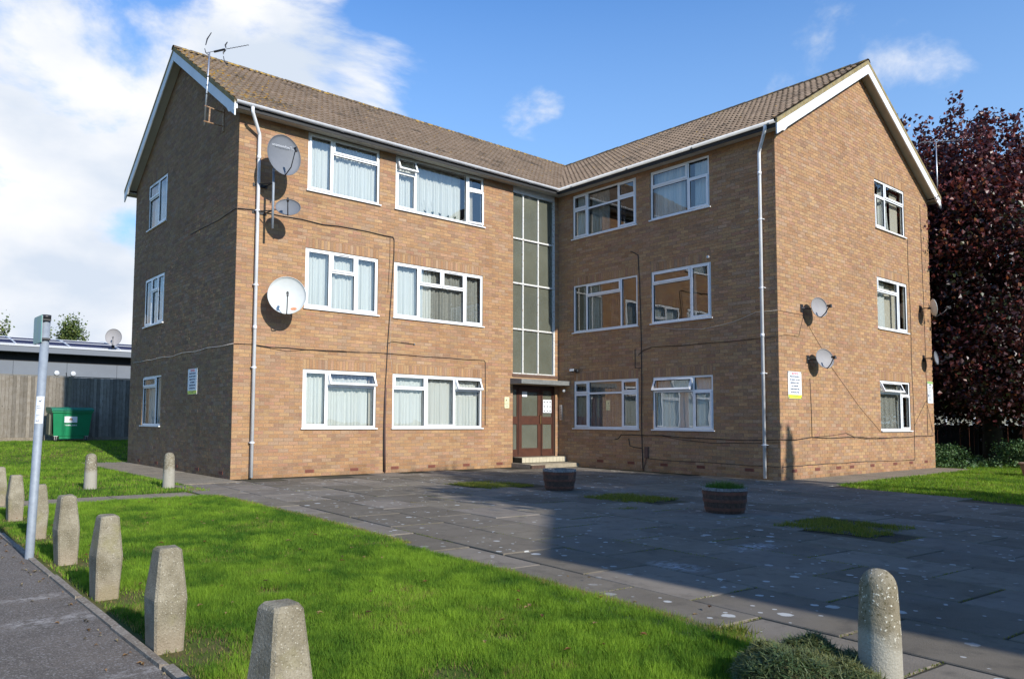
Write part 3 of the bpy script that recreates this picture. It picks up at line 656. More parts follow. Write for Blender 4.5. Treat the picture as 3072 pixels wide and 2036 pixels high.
# interior: floors and partition walls seen through the panes
def interior():
    m = MB()
    for z in (-0.02, 2.52, 5.10):
        m.box(.14, LA+WB-.12, .15, WA-.12, z, z+.22); m.box(LA+.15, LA+WB-.12, -LB+.15, .149, z, z+.22)
    m.box(.14, LA+WB-.12, .15, WA-.12, 7.52, 7.56); m.box(LA+.15, LA+WB-.12, -LB+.15, .149, 7.52, 7.56)
    for z0, z1 in ((.2, 2.52), (2.74, 5.10), (5.32, 7.52)):
        m.box(.15, XS, 3.2, 3.3, z0, z1); m.box(LA+3.2, LA+3.3, -LB+.2, 2.9, z0, z1)
        m.box(3.58, 3.66, .15, 3.2, z0, z1); m.box(LA+.15, LA+3.2, -2.98, -2.90, z0, z1); m.box(7.66, 7.58, .6, 3.2, z0, z1); m.box(LA+.02, LA+3.2, .25, .33, z0, z1)
    m.build('interior', 'interior', bld)
interior()

# curtains (each hangs behind its pane)
def curtain(wall, x0, x1, z0, z1, mt, label, fold=0.05, amp=0.02, y=0.16, sway=0.0, scallop=0.0):
    nx = max(8, int((x1-x0)/0.011)); nz = 9; xs = np.linspace(x0, x1, nx); V = []; ph = random.uniform(0, 6); fold = fold*1.5; amp = amp*1.45; seed = [random.uniform(0, 6) for _ in range(5)]
    m = MB()
    for j in range(nz+1):
        t = j/nz; z = z1+(z0-z1)*t
        for x in xs:
            p = (x-x0)/fold*2*math.pi
            w = math.sin(p+ph+1.9*math.sin(p*.23+seed[0])+.9*math.sin(p*.11+seed[1]+t*.6)) + .6*math.sin(p*.37+seed[2]+t*.5) + .25*math.sin(p*2.3+seed[3]); w = w - .35*abs(math.sin(p*.5+seed[4]))
            xx = x + sway*math.sin(t*3)*(x-x0)/(x1-x0) ; zz = z + (scallop*math.sin(p*.5) if j == 0 else 0)
            V.append(wl(wall, xx, y + amp*w*(0.55+0.45*t), zz))
    F = [(j*nx+i, j*nx+i+1, (j+1)*nx+i+1, (j+1)*nx+i) for j in range(nz) for i in range(nx-1)]
    m.add(V, F); o = m.build('net_curtain' if 'net' in label else 'curtain', mt, smooth=True, label=label, cat='curtain'); return o
curtain('A',1.60,3.37,6.22,7.42,'voile','white net curtain in the top floor window beside the large grey dish')
curtain('A',3.88,4.62,6.22,7.42,'voile','white net curtain behind the propped open top floor vent sash',.05)
curtain('A',4.58,5.98,6.22,7.44,'voile','wide white net curtain behind the potted plants on the top floor sill',.055,.02,.24)
curtain('A',6.10,6.30,6.22,7.42,'curtain_cream','narrow cream curtain at the right of the top floor window with potted plants')
curtain('A',1.57,3.37,3.64,4.88,'voile','pale net curtain in the middle floor window beside the rusty white dish',.06)
curtain('A',3.87,5.02,3.64,4.88,'voile','pale net curtain filling the left half of the wide middle floor window',.055)
curtain('A',5.02,6.52,3.64,4.88,'voile_grey','grey patterned net curtain in the right half of the wide middle floor window',.07,.022)
curtain('A',1.57,3.24,1.05,2.26,'voile','white net curtain in the ground floor window nearest the left downpipe',.07,.02,.15,0,.006)
curtain('A',3.27,3.36,1.05,2.26,'curtain_cream','narrow beige curtain edge in the ground floor window nearest the left downpipe',.05)
curtain('A',3.86,6.50,1.05,2.24,'voile','long white net curtain in the ground floor window near the entrance',.075,.016,.15,0,.008)
curtain('B',0.60,0.86,6.22,7.38,'voile','thin net curtain at the left edge of the top window beside the stair glazing',.05)
curtain('B',1.10,1.72,6.22,7.38,'voile_grey','grey net curtain in the middle of the top floor window next to the stair glazing',.06)
curtain('B',1.98,2.25,6.22,7.38,'drape_dark','dark drape in the top floor window next to the stair glazing',.07)
curtain('B',3.22,4.10,6.22,7.38,'voile','net curtain in the left half of the top floor window nearest the right downpipe',.06)
curtain('B',4.35,4.82,6.22,7.38,'voile','net curtain in the right light of the top floor window nearest the right downpipe',.05)
curtain('B',0.80,1.45,3.64,4.86,'voile_grey','grey net curtain in the middle floor window beside the stair glazing',.06)
curtain('B',1.75,2.05,3.64,4.86,'drape_dark','dark drape in the middle floor window beside the stair glazing',.06)
curtain('B',4.18,4.34,3.64,4.86,'curtain_cream','narrow curtain in the shaded middle floor window nearest the right downpipe',.05)
curtain('B',0.62,2.06,1.05,2.26,'lace_dark','dark lace curtain in the ground floor window right of the entrance',.08)
curtain('B',3.24,4.84,1.05,2.26,'voile','white net curtain in the shaded ground floor window with its top sash open',.07)
curtain('G',4.90,5.32,6.22,7.20,'voile','knotted white curtain at the left of the top gable window',.12,.03,.2,.05)
curtain('G',5.52,5.95,6.22,7.38,'voile','knotted white curtain in the middle of the top gable window',.10,.03,.2,-.06)
curtain('G',6.10,6.60,6.22,7.38,'curtain_cream','plain blind at the right of the top gable window',.3,.004)
curtain('G',4.88,5.60,3.64,4.88,'voile','white net curtain in the left half of the middle gable window',.12,.012)
curtain('G',5.66,6.62,3.64,4.88,'curtain_cream','flat cream curtain in the right half of the middle gable window',.30,.008,.2)
curtain('G',4.90,6.62,1.05,2.26,'voile_grey','grey net curtain in the lowest gable window under its open sash',.075)
curtain('L',1.22,2.70,6.22,7.38,'voile','net curtain in the top window of the shaded left gable',.2,.006)
curtain('L',1.16,2.70,3.64,4.86,'voile','net curtain in the middle window of the shaded left gable',.2,.006)
curtain('L',1.22,2.70,1.05,2.26,'voile','creased white curtain in the lowest window of the shaded left gable',.14,.03,.2,.12)

# ------------------------------------------------------------------ stair glazing and entrance
sg = empty('stair_window', (0, 0, 0), 0, bld)
def stairs_glazing():
    y0, y1 = .03, .085; xs = [XS+.0, 7.998, 8.565, 9.17]; zs = [2.47, 3.66, 4.893, 6.105, 7.34]
    m = MB(); m.box(XS, 9.19, y0-.01, y1, 7.34, 7.497); m.build('head_board', 'gutter_grey', sg)
    f = MB(); f.box(XS, XS+.02, y0, y1, 2.46, 7.34); f.box(9.13, 9.19, y0-.02, y1, 2.46, 7.34)
    for x in xs[1:3]: f.box(x-.022, x+.022, y0, y1, 2.47, 7.34)
    f.build('mullion', 'stair_paint', sg)
    for z in zs[:4]:
        t = MB(); t.box(XS+.003, 9.14, y0-.012, y1-.003, z-.022 if z > 2.6 else 2.462, z+.020); t.build('transom', 'stair_paint', sg)
    for i in range(3):
        for j in range(4):
            p = MB(); p.box([XS+.01, 8.01, 8.575][i], [7.99, 8.555, 9.135][i], .062, .072, zs[j]+.015, zs[j+1]-.015); p.build('pane', 'stair_glass', sg)
    b = MB()
    for z in (2.40, 4.66): b.box(XS+.01, 9.20, .16, .298, z, z+.17)
    b.build('landing', 'curtain_cream', sg)
    w = MB(); w.box(XS-.02, 9.3, .30, .40, .25, 7.49); w.box(XS-.03, XS-.005, .14, .30, .25, 7.49); w.box(9.20, 9.3, .14, .30, .25, 7.49)
    w.build('stairwell_wall', 'stair_wall', sg)
stairs_glazing()
ent = empty('entrance', (0, 0, 0), 0, bld)
def entrance():
    m = MB(); m.box(XS-.02, 9.30, -.02, .10, 2.385, 2.455); m.build('fascia_board', 'brown_board', ent)
    m = MB(); m.prism([(-.45, 2.185), (-.45, 2.30), (0.02, 2.335), (0.02, 2.185)], 0, 7.505, 9.30); m.build('canopy', ['canopy_concrete'], ent)
    m = MB(); m.box(7.52, 9.29, -.43, 0.3, 2.175, 2.184); m.build('canopy_soffit', 'canopy_under', ent)
    # walls of the recess
    m = MB(); m.box(XS-.004, XS+.006, .0, .34, 0, 2.38); m.box(9.20, 9.22, -.003, .34, 0, 2.38); m.box(XS, 9.2, .0, .34, 2.19, 2.385); m.build('recess_lining', 'mortar_plain', ent)
    Y = .045
    fr = MB()
    for x0, x1 in ((XS+.006, XS+.03), (7.835, 7.865), (8.69, 8.72), (9.135, 9.185)): fr.box(x0, x1, Y-.01, Y+.07, .262, 2.16)
    fr.box(XS+.006, 9.185, Y-.012, Y+.07, 2.10, 2.175); fr.build('door_frame', 'door_dark', ent)
    for (a, b) in ((XS+.031, 7.834), (8.721, 9.134)):
        s = empty('side_light', (0, 0, 0), 0, ent) if False else None
        q = MB(); q.box(a, b, Y+.005, Y+.05, .262, .46); q.box(a, b, Y+.005, Y+.05, 1.13, 1.33); q.box(a, b, Y+.005, Y+.05, 2.04, 2.10)
        q.box(a, a+.035, Y+.006, Y+.049, .46, 2.04); q.box(b-.035, b, Y+.006, Y+.049, .46, 2.04); q.box(a-.01, b+.01, Y-.03, Y+.004, .275, .31); q.build('side_light', 'door_wood', ent)
        for z0, z1 in ((.45, 1.14), (1.32, 2.05)):
            g = MB(); g.box(a+.03, b-.03, Y+.025, Y+.03, z0, z1); g.build('pane', 'stair_glass', ent)
    d = MB(); a, b = 7.867, 8.688; Yd = Y+.008
    d.box(a, b, Yd, Yd+.045, .268, .49); d.box(a, b, Yd, Yd+.045, 1.12, 1.35); d.box(a, b, Yd, Yd+.045, 1.99, 2.095)
    d.box(a, a+.115, Yd+.0005, Yd+.0445, .49, 1.99); d.box(b-.12, b, Yd+.0005, Yd+.0445, .49, 1.99)
    for z0, z1 in ((.49, 1.12), (1.35, 1.99)): d.box(a+.6, a+.601, Yd, Yd+.001, z0, z0+.001)
    door = d.build('door', 'door_wood', ent)
    for z0, z1 in ((.49, 1.12), (1.35, 1.99)):
        g = MB(); g.box(a+.11, b-.115, Yd+.02, Yd+.025, z0-.01, z1+.01); g.build('door_pane', 'stair_glass', ent)
    h = MB(); h.tube([(b-.05, Yd-.002, 1.12), (b-.05, Yd-.05, 1.15), (b-.05, Yd-.05, 1.36), (b-.05, Yd-.002, 1.39)], .010, 8); h.lathe([(.022, 0), (.022, .012)], 12); h.build('handle', 'brass', ent)
    # step and tiled threshold
    m = MB(); m.prism([(-.74, 0), (-.74, .105), (.04, .118), (.04, 0)], 0, 7.56, 9.322); m.build('lower_step', 'step_concrete', ent)
    m = MB(); m.box(7.66, 9.30, -.30, .34, .1185, .252); m.build('threshold', 'joint', ent)
    n = 13; w = (9.30-7.66)/n
    for i in range(n):
        t = MB(); t.box(7.66+i*w+.003, 7.66+(i+1)*w-.003, -.308, -.299, .128, .256); t.build('tile', 'cream_tile', ent)
    m = MB(); m.box(7.66, 9.30, -.295, .33, .2525, .262); m.build('threshold_top', 'step_concrete', ent)
    m = MB(); m.box(7.545, 8.03, -.785, -.742, -.0, .085); m.build('step_plank', 'barrel_wood', ent)
entrance()
nt_ = MB(); nt_.box(7.985, 8.165, .045, .0475, 1.86, 2.00)
nt_.build('paper_notice', 'sign_white', label='blank white paper notice stuck high on the entrance door glass', cat='notice')
def flat_board():
    o = empty('flat_number_board', (8.76, .043, 1.44), label='white card grid of flat numbers in the right side light of the entrance', cat='notice')
    m = MB(); m.box(0, .33, 0, .006, 0, .36); m.build('backing', 'sign_white', o)
    k = MB()
    for i in range(4): k.box(0.0, .33, -.0012, -.0002, i*.12-.002+(.002 if i == 0 else 0)-(.002 if i == 3 else 0), i*.12+.002)
    for i in range(4): k.box(i*.109, i*.109+.004, -.0011, -.0003, 0, .36)
    for i in range(3):
        for j in range(3): k.box(.03+i*.109, .085+i*.109, -.0013, -.0002, .035+j*.12, .07+j*.12)
    k.build('printed_grid', 'dish_grey', o)
flat_board()

# ------------------------------------------------------------------ roof
roof = empty('roof', (0, 0, 0), 0, bld)
TILES = []
def tile_proto(col, seed):
    r = random.Random(seed); m = MB(); m.col = col; n = 12; W, L_ = .30, .385
    prof = [(.032*(max(0, math.cos(2*math.pi*(i/n*2)))**1.2) + .004*math.sin(3*i)*0) for i in range(n+1)]
    lo = [(i*W/n, 0, .042+prof[i]) for i in range(n+1)]; hi = [(i*W/n, L_, .010+prof[i]) for i in range(n+1)]; bt = [(i*W/n, 0.002, .010+prof[i]) for i in range(n+1)]
    m.add(lo+hi+bt, [(i, i+1, n+2+i, n+1+i) for i in range(n)] + [(2*n+2+i, 2*n+3+i, i+1, i) for i in range(n)])
    return m
TP = []
for k in range(14):
    g = random.uniform(.175, .235); TP.append((tile_proto((g*1.18, g*.87, g*.63), k)).mesh('roof_tile', 'tile', cols=True))
def slope(O, ex, es, keep, W, L_):
    O = Vector(O); ex = Vector(ex); es = Vector(es).normalized(); n = ex.cross(es)
    ni = int(math.ceil(W/.30)); nj = int(math.ceil(L_/.345))
    for j in range(nj):
        for i in range(ni):
            p = O + ex*(i*.30) + es*(j*.345); c = p+ex*.15+es*.17
            if not keep(c): continue
            M = Matrix(((ex.x, es.x, n.x, p.x), (ex.y, es.y, n.y, p.y), (ex.z, es.z, n.z, p.z), (0, 0, 0, 1)))
            TILES.append((M, c, n))
sA = SZ/(WA/2+OV); sB = SZ/(WB/2+OV); LsA = math.hypot(SZ, WA/2+OV); LsB = math.hypot(SZ, WB/2+OV)
XR = LA+WB/2; YR = WA/2
slope((-.25, -OV, EAVE_Z-.035), (1, 0, 0), (0, 1, sA), lambda c: roofB(c.x) < roofA(c.y)+.25, 13.9, LsA)
slope((LA-OV, 4.5, EAVE_Z-.035), (0, -1, 0), (1, 0, sB), lambda c: roofA(c.y) < roofB(c.x)+.25 and c.y > -LB-.26, 11.3, LsB)
slope((17.88, WA+OV, EAVE_Z-.035), (-1, 0, 0), (0, -1, sA), lambda c: -.12 < c.x < 17.88-(WA+OV-c.y)*0.9, 18.3, LsA)
slope((LA+WB+OV, -LB-.24, EAVE_Z-.035), (0, 1, 0), (-1, 0, sB), lambda c: -LB-.12 < c.y < WA+OV-(LA+WB+OV-c.x)*0.9, 14.4, LsB)
def lay_tiles():
    sc_ = []
    for M, c, n in TILES:
        d = c-CAMP; L_ = d.length; sc_.append(max(0, -d.dot(n)/L_)/L_**2)
    order = np.argsort(-np.array(sc_)); top = set(order[:300].tolist())
    for i in order[:300]: o = link('roof_tile', random.choice(TP), roof); o.matrix_local = TILES[i][0]
    Vs = []; Fs = []; Cs = []; off = 0
    base = [(np.array([v.co[:] for v in me.vertices]), np.array([p.vertices[:] for p in me.polygons]), np.array(me.attributes['Col'].data[0].color[:3])) for me in TP]
    for i in range(len(TILES)):
        if i in top: continue
        v, f, c = random.choice(base); M = np.array(TILES[i][0]); w = v @ M[:3, :3].T + M[:3, 3]
        Vs.append(w); Fs.append(f+off); Cs.append(np.repeat(c[None], len(f), 0)); off += len(v)
    link('roof_tiles', npmesh('roof_tiles', np.vstack(Vs), np.vstack(Fs), 'tile', np.vstack(Cs)), roof, kind='stuff')
lay_tiles()
def ridge_tiles():
    m = MB(); n = 8; R_ = .105
    for y, r in ((0, R_), (.44, R_-.008)):
        for k in range(n+1): a = math.pi*k/n; m.v.append((r*math.cos(a), y, r*math.sin(a)*.8))
    for k in range(n): m.f.append((k, k+1, n+2+k, n+1+k)); m.m.append(0); m.c.append((0,0,0))
    me = m.mesh('ridge_tile', 'ridge', smooth=True)
    x = -.27
    while x < XR: o = link('ridge_tile', me, roof); o.location = (x, YR, RIDGE_Z-.03+random.uniform(-.005, .005)); o.rotation_euler = (0, 0, -math.pi/2); x += .42
    y = -LB-.26
    while y < YR-.2: o = link('ridge_tile', me, roof); o.location = (XR, y, RIDGE_Z-.03+random.uniform(-.005, .005)); y += .42
ridge_tiles()
def trim():
    # rake verge, barge boards and sloping soffits of both gables
    def rake(wall, W, out, slopef):
        O, ex, n = FR[wall]
        for side in (0, 1):
            def P(t, d, dz):       # t: distance from eave edge along the wall direction
                u = -OV+t if side == 0 else W+OV-t
                z = EAVE_Z-.035 + t*SZ/(W/2+OV)+dz
                return (O[0]+ex[0]*u+n[0]*d, O[1]+ex[1]*u+n[1]*d, z)
            T = W/2+OV
            def strip(name, m_, d0, d1, z0, z1, t0=0.0, t1=T):
                mb = MB(); v = [P(t0,d0,z0),P(t1,d0,z0),P(t1,d0,z1),P(t0,d0,z1),P(t0,d1,z0),P(t1,d1,z0),P(t1,d1,z1),P(t0,d1,z1)]
                mb.add(v, [(0,1,2,3),(7,6,5,4),(0,4,5,1),(1,5,6,2),(2,6,7,3),(3,7,4,0)]); mb.build(name, m_, roof)
            strip('verge', 'verge_mortar', out-.035, out+.004, -.055, .052)
            strip('barge_board', 'white_paint', out-.03, out-.002, -.29, -.056)
            strip('rake_soffit', 'soffit', .006, out-.031, -.20, -.185, 0.30)
            # boxed foot of the barge board
            mb = MB(); q = [P(0,out-.03,-.065), P(.42,out-.03,-.22), P(.42,out-.03,-.29), P(.30,out-.03,-.33), P(0.03,out-.03,-.20)]; q = [q[0], q[1], q[2], q[3], q[4]]
            q2 = [tuple(a+nn*.031 for a, nn in zip(p, n)) for p in q]
            mb.add(q+q2, [(0,1,2,3,4),(9,8,7,6,5)]+[(i,(i+1)%5,5+(i+1)%5,5+i) for i in range(5)]); mb.build('barge_foot', 'white_paint', roof)
            mb = MB(); v = [P(0,-.0,-.055),P(.33,-.0,-.10),P(.33,0,-.33),P(0.03,0,-.20)]; v = [tuple(a+nn*.0 for a,nn in zip(p,n)) for p in v]; v2=[tuple(a+nn*(out-.032) for a,nn in zip(p,n)) for p in v]
    rake('L', WA, .25, roofA); rake('G', WB, .25, roofB)
    # horizontal eaves soffit + fascia, front slopes
    m = MB(); m.box(-.22, LA-.285, -.285, -.006, SOFF, SOFF+.012); m.build('soffit', 'soffit', roof)
    m = MB(); m.box(LA-.285, LA-.006, -LB-.22, -.006, SOFF+.001, SOFF+.013); m.build('soffit', 'soffit', roof)
    m = MB(); m.box(XS, 9.33, -.006, .13, SOFF+.0, SOFF+.012); m.build('soffit', 'soffit', roof)
    m = MB(); m.box(-.215, LA-.30, -.305, -.286, SOFF-.035, EAVE_Z-.03); m.build('fascia', 'dark', roof)
    m = MB(); m.box(LA-.305, LA-.286, -LB-.215, -.306, SOFF-.034, EAVE_Z-.03); m.build('fascia', 'dark', roof)
    m = MB(); m.box(LA+WB+.006, LA+WB+.305, -LB-.22, WA+.3, SOFF-.0, SOFF+.012); m.box(LA+WB+.286, LA+WB+.305, -LB-.215, WA+.3, SOFF-.035, EAVE_Z-.03); m.box(-.22, LA+WB+.3, WA+.006, WA+.305, SOFF, SOFF+.011); m.box(-.215, LA+WB+.3, WA+.286, WA+.305, SOFF-.035, EAVE_Z-.03); m.build('soffit', 'soffit', roof)
    # gutters (half round) with union pieces
    def gutter(p0, p1, seglen=1.9):
        p0, p1 = Vector(p0), Vector(p1); L_ = (p1-p0).length; d = (p1-p0)/L_; a = Vector((-d.y, d.x, 0)); n = 10
        def half(m, t0, t1, r, zz=0):
            o = len(m.v)
            for t in (t0, t1):
                for rr in (r, r-.006):
                    for k in range(n+1): q = math.pi*k/n; m.v.append(tuple(p0+d*t+a*(rr*math.cos(q))-Vector((0,0,rr*math.sin(q)+zz))))
            N1 = n+1
            for k in range(n):
                m.f += [(o+k, o+k+1, o+2*N1+k+1, o+2*N1+k), (o+N1+k+1, o+N1+k, o+3*N1+k, o+3*N1+k+1)]; m.m += [0,0]; m.c += [(0,0,0)]*2
            for k in (0, n): m.f.append((o+k, o+N1+k, o+3*N1+k, o+2*N1+k)); m.m.append(0); m.c.append((0,0,0))
            for b in (0, 2*N1):
                for k in range(n): m.f.append((o+b+k, o+b+k+1, o+b+N1+k+1, o+b+N1+k)); m.m.append(0); m.c.append((0,0,0))
        m = MB(); half(m, 0, L_, .056); g = m.build('gutter', 'gutter_grey', bld, smooth=True)
        t = .5
        while t < L_: u = MB(); half(u, t, t+.07, .062); u.build('gutter_union', 'gutter_grey', g, smooth=True); t += seglen
        return g
    gz = EAVE_Z-.02
    gutter((-.22, -.345, gz), (LA-.34, -.345, gz)); gutter((LA-.345, -.29, gz-.002), (LA-.345, -LB-.21, gz-.002)); gutter((LA+WB+.345, -LB-.21, gz), (LA+WB+.345, WA+.3, gz)); gutter((-.22, WA+.345, gz), (LA+WB+.3, WA+.345, gz))
    # white end cap on barge foot
    for p in ((-.235, -.312, 7.44), ): m = MB(); m.box(p[0]-.012, p[0]+.05, p[1]-.02, p[1], p[2], p[2]+.12); m.build('end_cap', 'white_paint', roof)
trim()
def downpipe(pts, clips, wallp):
    m = MB(); m.tube(pts, .036, 12); dp = m.build('downpipe', 'gutter_grey', bld, smooth=True)
    for z in clips:
        c = MB(); x, y = pts[-1][0], pts[-1][1]
        c.lathe([(.043, z), (.043, z+.035)], 12, (x, y)); c.box(min(x-.055, x+.055) if wallp == 'A' else x-.01, x+.055 if wallp == 'A' else x+.09, y-.01 if wallp == 'A' else y-.06, y+.09 if wallp == 'A' else y+.06, z+.01, z+.025); c.build('pipe_clip', 'gutter_grey', dp, smooth=False)
    for z in (3.05, 6.6): c = MB(); c.lathe([(.042, z), (.042, z+.07)], 12, (pts[-1][0], pts[-1][1])); c.build('pipe_socket', 'gutter_grey', dp, smooth=True)
downpipe([(.13,-.345,7.56),(.13,-.345,7.46),(.15,-.33,7.42),(.39,-.09,7.14),(.405,-.075,7.08),(.405,-.075,0.03)], (.72,2.25,3.95,5.5), 'A')
downpipe([(LA-.345,-6.46,7.56),(LA-.345,-6.45,7.46),(LA-.33,-6.43,7.42),(LA-.09,-6.17,7.14),(LA-.075,-6.15,7.08),(LA-.075,-6.15,0.03)], (.72,2.25,4.1,5.6), 'B')

# ------------------------------------------------------------------ cables
CB = [
('A','cable','black cable from the corner under the pole dishes dropping between the window columns',.011,[[0.0,5.5],[0.32,5.53],[0.93,5.51],[1.43,5.52],[1.95,5.49],[2.31,5.52],[3.09,5.52],[3.53,5.5],[3.78,5.5],[3.81,5.44],[3.81,5.13],[3.78,4.65],[3.74,4.0],[3.71,3.58],[3.67,3.0],[3.65,2.5],[3.62,1.98],[3.59,1.25],[3.59,0.48],[3.60,0.03]]),
('A','cable','thin black cable hanging short beside the wide middle floor window',.005,[[3.7,5.47],[3.7,4.96],[3.66,4.18]]),
('A','cable','black cable run across the sunlit facade above the ground floor windows to the notice',.008,[[0,2.73],[0.36,2.74],[0.77,2.71],[1.54,2.71],[2.0,2.72],[2.37,2.735],[2.82,2.73],[3.66,2.75],[4.68,2.74],[5.93,2.74],[6.6,2.75],[6.64,2.71],[6.65,2.02],[6.65,1.1]]),
('A','cable','loose second strand sagging below the facade cable near the left downpipe',.005,[[0.47,2.72],[0.84,2.68],[1.15,2.65],[1.66,2.71],[2.1,2.70],[2.6,2.72]]),
('A','cable','short black cable branching right to a small grey plug between the floors',.008,[[3.655,2.90],[3.67,2.98],[3.78,3.04],[4.09,3.03],[4.4,3.02]]),
('A','cable_pale','thin pale wire hanging between the two columns of facade windows',.003,[[3.74,3.62],[3.76,3.3],[3.74,2.78],[3.79,2.5],[3.80,2.32]]),
('A','cable_brown','brown conduit at the foot of the sunlit facade between the windows',.02,[[3.625,1.95],[3.615,1.2],[3.63,.45],[3.635,.02]]),
('L','cable','thin black cable on the upper part of the shaded left gable',.008,[[WA-2.75,5.48],[WA-1.6,5.47],[WA-.99,5.46],[WA-.1,5.51],[WA,5.5]]),
('L','cable_pale','pale sagging cable along the shaded left gable above the lowest window',.008,[[.3,2.73],[1.2,2.72],[1.9,2.71],[2.9,2.73],[3.6,2.70],[4.29,2.74],[5.2,2.71],[5.9,2.745],[6.7,2.72],[7.35,2.73]]),
('B','cable','black cable dropping the full height between the shaded windows',.010,[[2.55,5.53],[2.61,5.51],[2.79,5.4],[2.83,4.7],[2.86,3.7],[2.87,2.55],[2.86,.97],[2.89,.03]]),
('B','cable','black cable running right from the drop cable across the shaded wing',.008,[[2.77,2.88],[2.95,2.99],[3.18,3.04],[4.07,3.02],[4.76,3.03],[5.8,3.03],[6.47,3.05]]),
('B','cable_pale','thin cable sagging behind the right downpipe up to the corner',.005,[[3.3,3.55],[3.9,3.42],[4.6,3.36],[5.42,3.45],[5.64,3.51],[5.97,3.61],[6.47,3.60]]),
('B','cable','low pair of black cables under the shaded ground floor windows',.009,[[2.0,.76],[2.12,.78],[2.21,.88],[3.46,.89],[4.04,.85],[4.86,.84],[5.76,.83],[6.47,.86]]),
('B','cable','second low cable sagging under the shaded window nearest the right downpipe',.006,[[3.46,.88],[4.0,.80],[4.9,.74],[5.8,.77],[6.47,.80]]),
('B','cable','thin cable along the foot of the shaded wing wall',.006,[[3.04,.32],[3.82,.29],[4.8,.30],[5.73,.28],[6.47,.28]]),
('B','cable','short looped cable joining the drop cable below the middle floor',.008,[[2.67,3.03],[2.67,2.56],[2.85,2.54]]),
('B','cable','short curled cable left of the drop cable near the ground',.009,[[2.45,.79],[2.49,.61],[2.61,.58],[2.87,.56]]),
('G','cable','thin cable looping from the gable corner up to the upper left dish',.004,[[0,3.04],[.27,3.1],[.84,3.1],[1.05,3.54]]),
('G','cable_brown','long cable slanting from the upper left dish down to the lowest gable window',.0035,[[0,3.6],[.99,3.6],[1.11,3.53],[1.9,2.88],[2.34,2.48],[3.68,1.61],[4.8,1.0]]),
('G','cable','black cable sagging along the sunlit gable just below the window',.009,[[0,.86],[.61,.85],[1.33,.90],[2.2,.87],[3.4,.88],[4.86,.85],[6.66,.87],[8.1,.89]]),
('G','cable','second cable peaking in the middle of the sunlit gable wall',.005,[[1.33,.90],[2.0,.92],[2.95,.98],[3.4,.88],[4.2,.82],[5.2,.84]]),
('G','cable','straight thin cable dropping from the lower left dish',.006,[[1.29,2.2],[1.32,1.54],[1.33,.91]]),
('G','cable','black cable dropping right of the gable windows and turning left near the ground',.006,[[6.78,6.2],[6.76,5.43],[6.82,4.22],[6.79,2.62],[6.85,1.42],[6.83,.32],[6.79,.25],[3.6,.29],[1.5,.29],[.04,.28]]),
('G','cable','thin cable on the right edge of the gable running down past the corner dishes',.006,[[7.68,7.3],[7.70,6.2],[7.74,3.98],[7.74,2.41],[7.73,.9]]),
('G','cable','thin diagonal wire between the lowest gable window and the white sign',.004,[[6.85,1.15],[7.2,1.45],[7.7,1.85],[7.95,1.3],[8.1,.95]]),
]
for wall, m_, lab, r, pts in CB:
    P = []
    for (a, b), (c, d) in zip(pts, pts[1:]):
        k = max(1, int(math.hypot(c-a, d-b)/.35))
        for i in range(k): t = i/k; P.append((a+(c-a)*t + (random.uniform(-.006, .006) if i else 0), b+(d-b)*t+(random.uniform(-.01, .01) if i else 0)))
    P.append(tuple(pts[-1])); mb = MB()
    base = wl(wall, P[0][0], 0, P[0][1])
    mb.tube([wl(wall, x, -.006-r, z) for x, z in P], r, 6)
    mb.build('conduit' if 'conduit' in lab else ('wire' if 'wire' in lab else 'cable'), m_, smooth=True, label=lab, cat='cable')
m = MB(); m.box(LA-.045, LA-.006, -3.06, -2.96, .33, .60); m.tube([(LA-.03, -3.0, .33), (LA-.03, -2.97, .2), (LA-.03, -2.9, .02)], .012, 6)
m.build('junction_box', 'cable_brown', label='small brown junction box low on the shaded wing between windows', cat='junction box')
m = MB(); m.lathe([(.02, 0), (.02, .03)], 10); o = m.build('outlet_plug', 'dish_grey', label='small grey cap at the end of the short cable on the sunlit facade', cat='plug'); o.location = (4.42, -.036, 3.02); o.rotation_euler = (R(-90), 0, 0)

